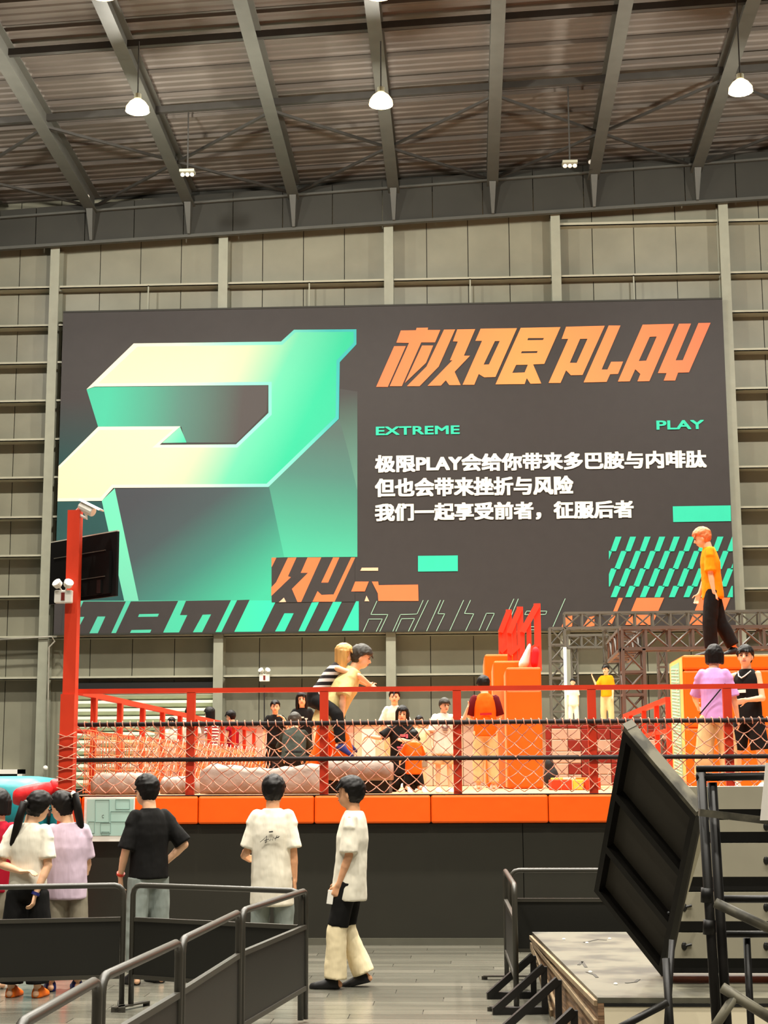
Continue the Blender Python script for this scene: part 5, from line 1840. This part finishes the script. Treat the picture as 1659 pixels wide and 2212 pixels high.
person('person half hidden by the leftmost front railing post, black hair, white shirt', X_(411, Y), Y, 1.56, 185, DZ, hair=('bob', None), detail=1.5,
       shirt=dict(m=WHT, hem=-0.05, loose=1.1, sleeve=0.9), pants=dict(m=KHAKI, wide=1.2), shoes=WSH)
Y = 30.0
person('small person in white left of the leftmost front railing post', X_(371, Y), Y, 1.34, 190, DZ, hair=('short', None), detail=1.5,
       shirt=dict(m=WHT, hem=-0.06, loose=1.15, sleeve=0.9), pants=dict(m=WHT, wide=1.2), shoes=WSH)
# group right of the pair
Y = 26.8
person('person with tied black hair and a white T-shirt behind the one in black', X_(853, Y), Y, 1.66, 180, DZ, hair=('pony', None, (0, 0, 0.5)), detail=1.4,
       shirt=dict(m=WHT, hem=-0.03, loose=1.06, sleeve=0.85), pants=dict(m=KHAKI, wide=1.1), shoes=WSH, arms={'r': ((0.35, -0.1, -1), (0.1, 0.1, -1)), 'l': ((-0.35, -0.1, -1), (-0.1, 0.1, -1))})
Y = 19.3
J = person('kneeling person in a long black T-shirt with a pink print, arms stretched out', X_(868, Y), Y, 1.33, 172, DZ, hair=('long', None), head=(6, 2, -4), detail=1.2,
           shirt=dict(m=BLK, hem=-0.16, loose=1.22, sleeve=0.85), pants=dict(m=BLK, wide=1.5, to=1.6), shoes=SHOEB,
           legs={'r': ((0.1, 0.05, -1), (0.05, -1, -0.08)), 'l': ((-0.1, 0.05, -1), (-0.05, -1, -0.08))},
           arms={'r': ((0.75, 0.35, -0.55), (0.72, 0.45, 0.1)), 'l': ((-0.25, 0.5, -0.8), (0.75, 0.6, 0.12))}, hands={'r': ((0.6, 0.4, -0.6), 25)})
PINK = mat('pink_ink', (232, 96, 112), rough=0.8)
for (r, u, w_, h_) in ((0.0, 0.205, 0.05, 0.03), (-0.04, 0.20, 0.02, 0.05), (0.01, 0.175, 0.03, 0.02), (0.02, 0.095, 0.07, 0.02), (0.0, 0.115, 0.04, 0.012), (0.03, 0.075, 0.03, 0.014)):
    a, c = chest_pt(J, r - w_ / 2, u, 0.093), chest_pt(J, r + w_ / 2, u, 0.093)
    MB().bar(a, c, 0.012, h_).build('shirt_print', PINK, J['shirt'])
Y = 21.3
person('small person in a pale yellow top with arms out, behind the one in orange', X_(906, Y), Y, 1.0, 178, DZ, hair=('short', None), detail=1.1,
       shirt=dict(m=CREAM, hem=-0.04, loose=1.1, sleeve=0.9), pants=dict(m=GREYT, to=0.9, wide=1.2, name='shorts'), shoes=WSH,
       arms={'r': ((0.8, 0.3, -0.5), (0.6, 0.6, -0.1)), 'l': ((-0.9, 0.2, -0.35), (-0.9, 0.3, 0))})
Y = 18.4
person('smallest person in an orange top and black shorts, kneeling with the back turned', X_(893, Y), Y, 0.93, -12, DZ, hair=('short', None), head=(20, 10, 0), detail=0.9,
       shirt=dict(m=ORG, hem=-0.09, loose=1.2, sleeve=0.9), pants=dict(m=BLK, wide=1.5, to=0.95, name='shorts'), shoes=WSH,
       legs={'r': ((0.12, 0.1, -1), (0.05, -1, -0.08)), 'l': ((-0.12, 0.1, -1), (-0.05, -1, -0.08))}, arms={'r': ((0.3, 0.5, -0.8), (0, 0.8, -0.4)), 'l': ((-0.3, 0.5, -0.8), (0, 0.8, -0.4))}, face=False)
Y = 17.75
J = person('small person in a white printed T-shirt with one arm raised, left of the post', X_(958, Y), Y, 1.06, 166, DZ, hair=('bowl', HAIRG), head=(-14, 6, 0), detail=0.9, sw=1.15,
           shirt=dict(m=WHT, hem=-0.13, loose=1.3, sleeve=0.95), pants=dict(m=KHAKI, wide=1.5, to=0.9, name='shorts'), shoes=WSH,
           arms={'l': ((-0.35, 0.55, -0.2), (-0.25, 0.35, 0.95)), 'r': ((0.2, 0.1, -1), (0.05, 0.3, -1))})
for (r, u, w_, h_) in ((-0.03, 0.17, 0.03, 0.02), (0.0, 0.155, 0.05, 0.012), (0.03, 0.165, 0.02, 0.02), (0.0, 0.13, 0.045, 0.01)):
    a, c = chest_pt(J, r - w_ / 2, u, 0.100), chest_pt(J, r + w_ / 2, u, 0.100)
    MB().bar(a, c, 0.012, h_).build('shirt_print', mat('grey_ink', (120, 90, 86)), J['shirt'])
Y = 22.4
J = person('person in an orange vest with dark sleeves and khaki trousers, seen from behind', X_(1048, Y, 1550), Y, 1.62, -2, DZ, hair=('short', None), head=(-12, 12, 0), detail=1.25,
           shirt=dict(m=ORG, hem=-0.07, loose=1.12, sleeve=0, name='vest'), pants=dict(m=KHAKI, wide=1.25), shoes=WSH,
           arms={'r': ((0.28, 0.10, -1), (-0.35, 0.85, -0.2)), 'l': ((-0.34, 0.10, -1), (0.35, 0.85, -0.2))}, face=False)
for s in ('r', 'l'):
    el, wr, ua, fa = J['ends'][s]
    a_ = ua.orthogonal().normalized()
    c_ = ua.cross(a_)
    st = el - ua * 0.172 * J['k']
    mm = MB()
    mm.loft([mm.ering(st + ua * q_ * 0.172 * J['k'], a_ * r_ * J['k'], c_ * r_ * J['k'], 14) for q_, r_ in ((-0.15, 0.02), (0.0, 0.040), (0.4, 0.044), (0.95, 0.042))]).build('sleeve', MAROON, J['t'], smooth=True)
b0, b1 = chest_pt(J, -0.052, 0.120, -0.089), chest_pt(J, 0.058, 0.135, -0.089)
MB().bar(chest_pt(J, -0.05, 0.128, -0.086), chest_pt(J, 0.056, 0.131, -0.086), 0.006, 0.03).build('vest_print', mat('crimson_ink', (170, 10, 30)), J['shirt'])
# far people on the rear platform
ZF2 = ZR + 0.002
Y = 34.0
person('far small person in white clothes under the left far truss upright', X_(1238, Y, 1500), Y, 1.03, 182, ZF2, hair=('short', None), detail=1.5,
       shirt=dict(m=WHT, hem=-0.10, loose=1.15, sleeve=0.9), pants=dict(m=WHT, wide=1.2), shoes=WSH)
Y = 35.0
person('far person in an amber shirt and khaki trousers beside the truss uprights', X_(1311, Y, 1500), Y, 1.39, 205, ZF2, hair=('short', None), detail=1.6,
       shirt=dict(m=YEL, hem=-0.04, loose=1.1, sleeve=0.9), pants=dict(m=KHAKI, wide=1.2), shoes=SHOEB, arms={'r': ((0.3, 0.4, -0.8), (0.3, 0.3, 0.9))})
# right hand group
Y = 17.55
J = person('person in a lilac T-shirt with a black shoulder strap, seen from behind at the right', X_(1545, Y, 1550), Y, 1.63, 14, DZ, hair=('bob', None), head=(14, 4, 0), lean=(4, 0), detail=1.1,
           shirt=dict(m=PURP, hem=-0.05, loose=1.04, sleeve=0.95), pants=dict(m=KHAKI, wide=1.5, to=1.8), shoes=WSH,
           legs={'r': ((0.1, 0.12, -1), (0.05, -0.15, -1)), 'l': ((-0.12, -0.05, -1), (-0.1, -0.05, -1))},
           arms={'r': ((0.25, 0.05, -1), (0.12, 0.30, -1)), 'l': ((-0.3, 0.3, -0.9), (0, 0.8, -0.3))}, face=False)
MB().bar(chest_pt(J, -0.10, -0.01, -0.07), chest_pt(J, 0.0, 0.10, -0.09), 0.008, 0.014).bar(chest_pt(J, 0.0, 0.10, -0.09), chest_pt(J, 0.085, 0.20, -0.085), 0.008, 0.014).build('strap', BLACKM, J['t'])
MB().tube([J['head'] + J['hu'] * 0.065 * J['k'], J['head'] + J['hu'] * 0.085 * J['k']], [0.012, 0.010], 8).build('hair_clip', WHITEP, J['t'])
Y = 18.3
J = person('person in a black sleeveless jersey and black shorts, facing left', X_(1617, Y, 1550), Y, 1.67, -142, DZ, hair=('bowl', None), head=(-18, -4, 0), detail=1.1,
           shirt=dict(m=BLK, hem=-0.07, loose=1.08, sleeve=0, name='jersey'), pants=dict(m=BLK, wide=1.5, to=0.98, name='shorts'), shoes=WSH,
           legs={'r': ((0.15, 0.1, -1), (0.08, -0.1, -1)), 'l': ((-0.12, 0.0, -1), (-0.05, -0.08, -1))},
           arms={'l': ((-0.18, 0.05, -1), (0.35, 0.85, -0.1)), 'r': ((0.55, 0.75, -0.25), (0.2, 0.9, -0.12))}, hands={'l': ((0.4, 0.8, -0.2), 50)})
MB().bar(chest_pt(J, -0.03, 0.16, 0.082), chest_pt(J, 0.03, 0.16, 0.082), 0.01, 0.035).build('jersey_print', PRT, J['shirt'])
MB().tube([chest_pt(J, -0.05, 0.305, 0.03), chest_pt(J, -0.025, 0.27, 0.072), chest_pt(J, 0.0, 0.255, 0.080), chest_pt(J, 0.025, 0.27, 0.072), chest_pt(J, 0.05, 0.305, 0.03)], 0.008, 6).build('collar_trim', PRT, J['shirt'])
Y = 21.55
J = person('person with copper hair in an amber T-shirt walking on top of the amber block', X_(1538, Y, 1250), Y, 1.83, -84, az1 + 0.002, hair=('bowl', HAIRC), head=(2, 16, 0), lean=(3, 0), detail=1.15,
           shirt=dict(m=YEL, hem=-0.085, loose=1.12, sleeve=0.92), pants=dict(m=BLK, wide=1.35, to=1.9), shoes=SHOEB,
           legs={'l': ((-0.02, 0.14, -1), (0, -0.02, -1)), 'r': ((0.04, -0.20, -1), (0, -0.52, -1)), 'toe_r': (0, 0.95, -0.22)},
           arms={'l': ((-0.06, 0.0, -1), (0.0, -0.12, -1)), 'r': ((0.1, 0.15, -1), (0, 0.4, -1))}, hands={'l': ((0, -0.25, -1), 45)})

# ================================================================== fuse soft shapes into single skins
bpy.context.view_layer.update()
_dg = bpy.context.evaluated_depsgraph_get()
for o in REMESH:
    me = bpy.data.meshes.new_from_object(o.evaluated_get(_dg), depsgraph=_dg)
    me.name = o.name
    o.modifiers.clear()
    mt = o.data.materials[0]
    o.data = me
    me.materials.clear()
    me.materials.append(mt)
    me.polygons.foreach_set('use_smooth', [True] * len(me.polygons))
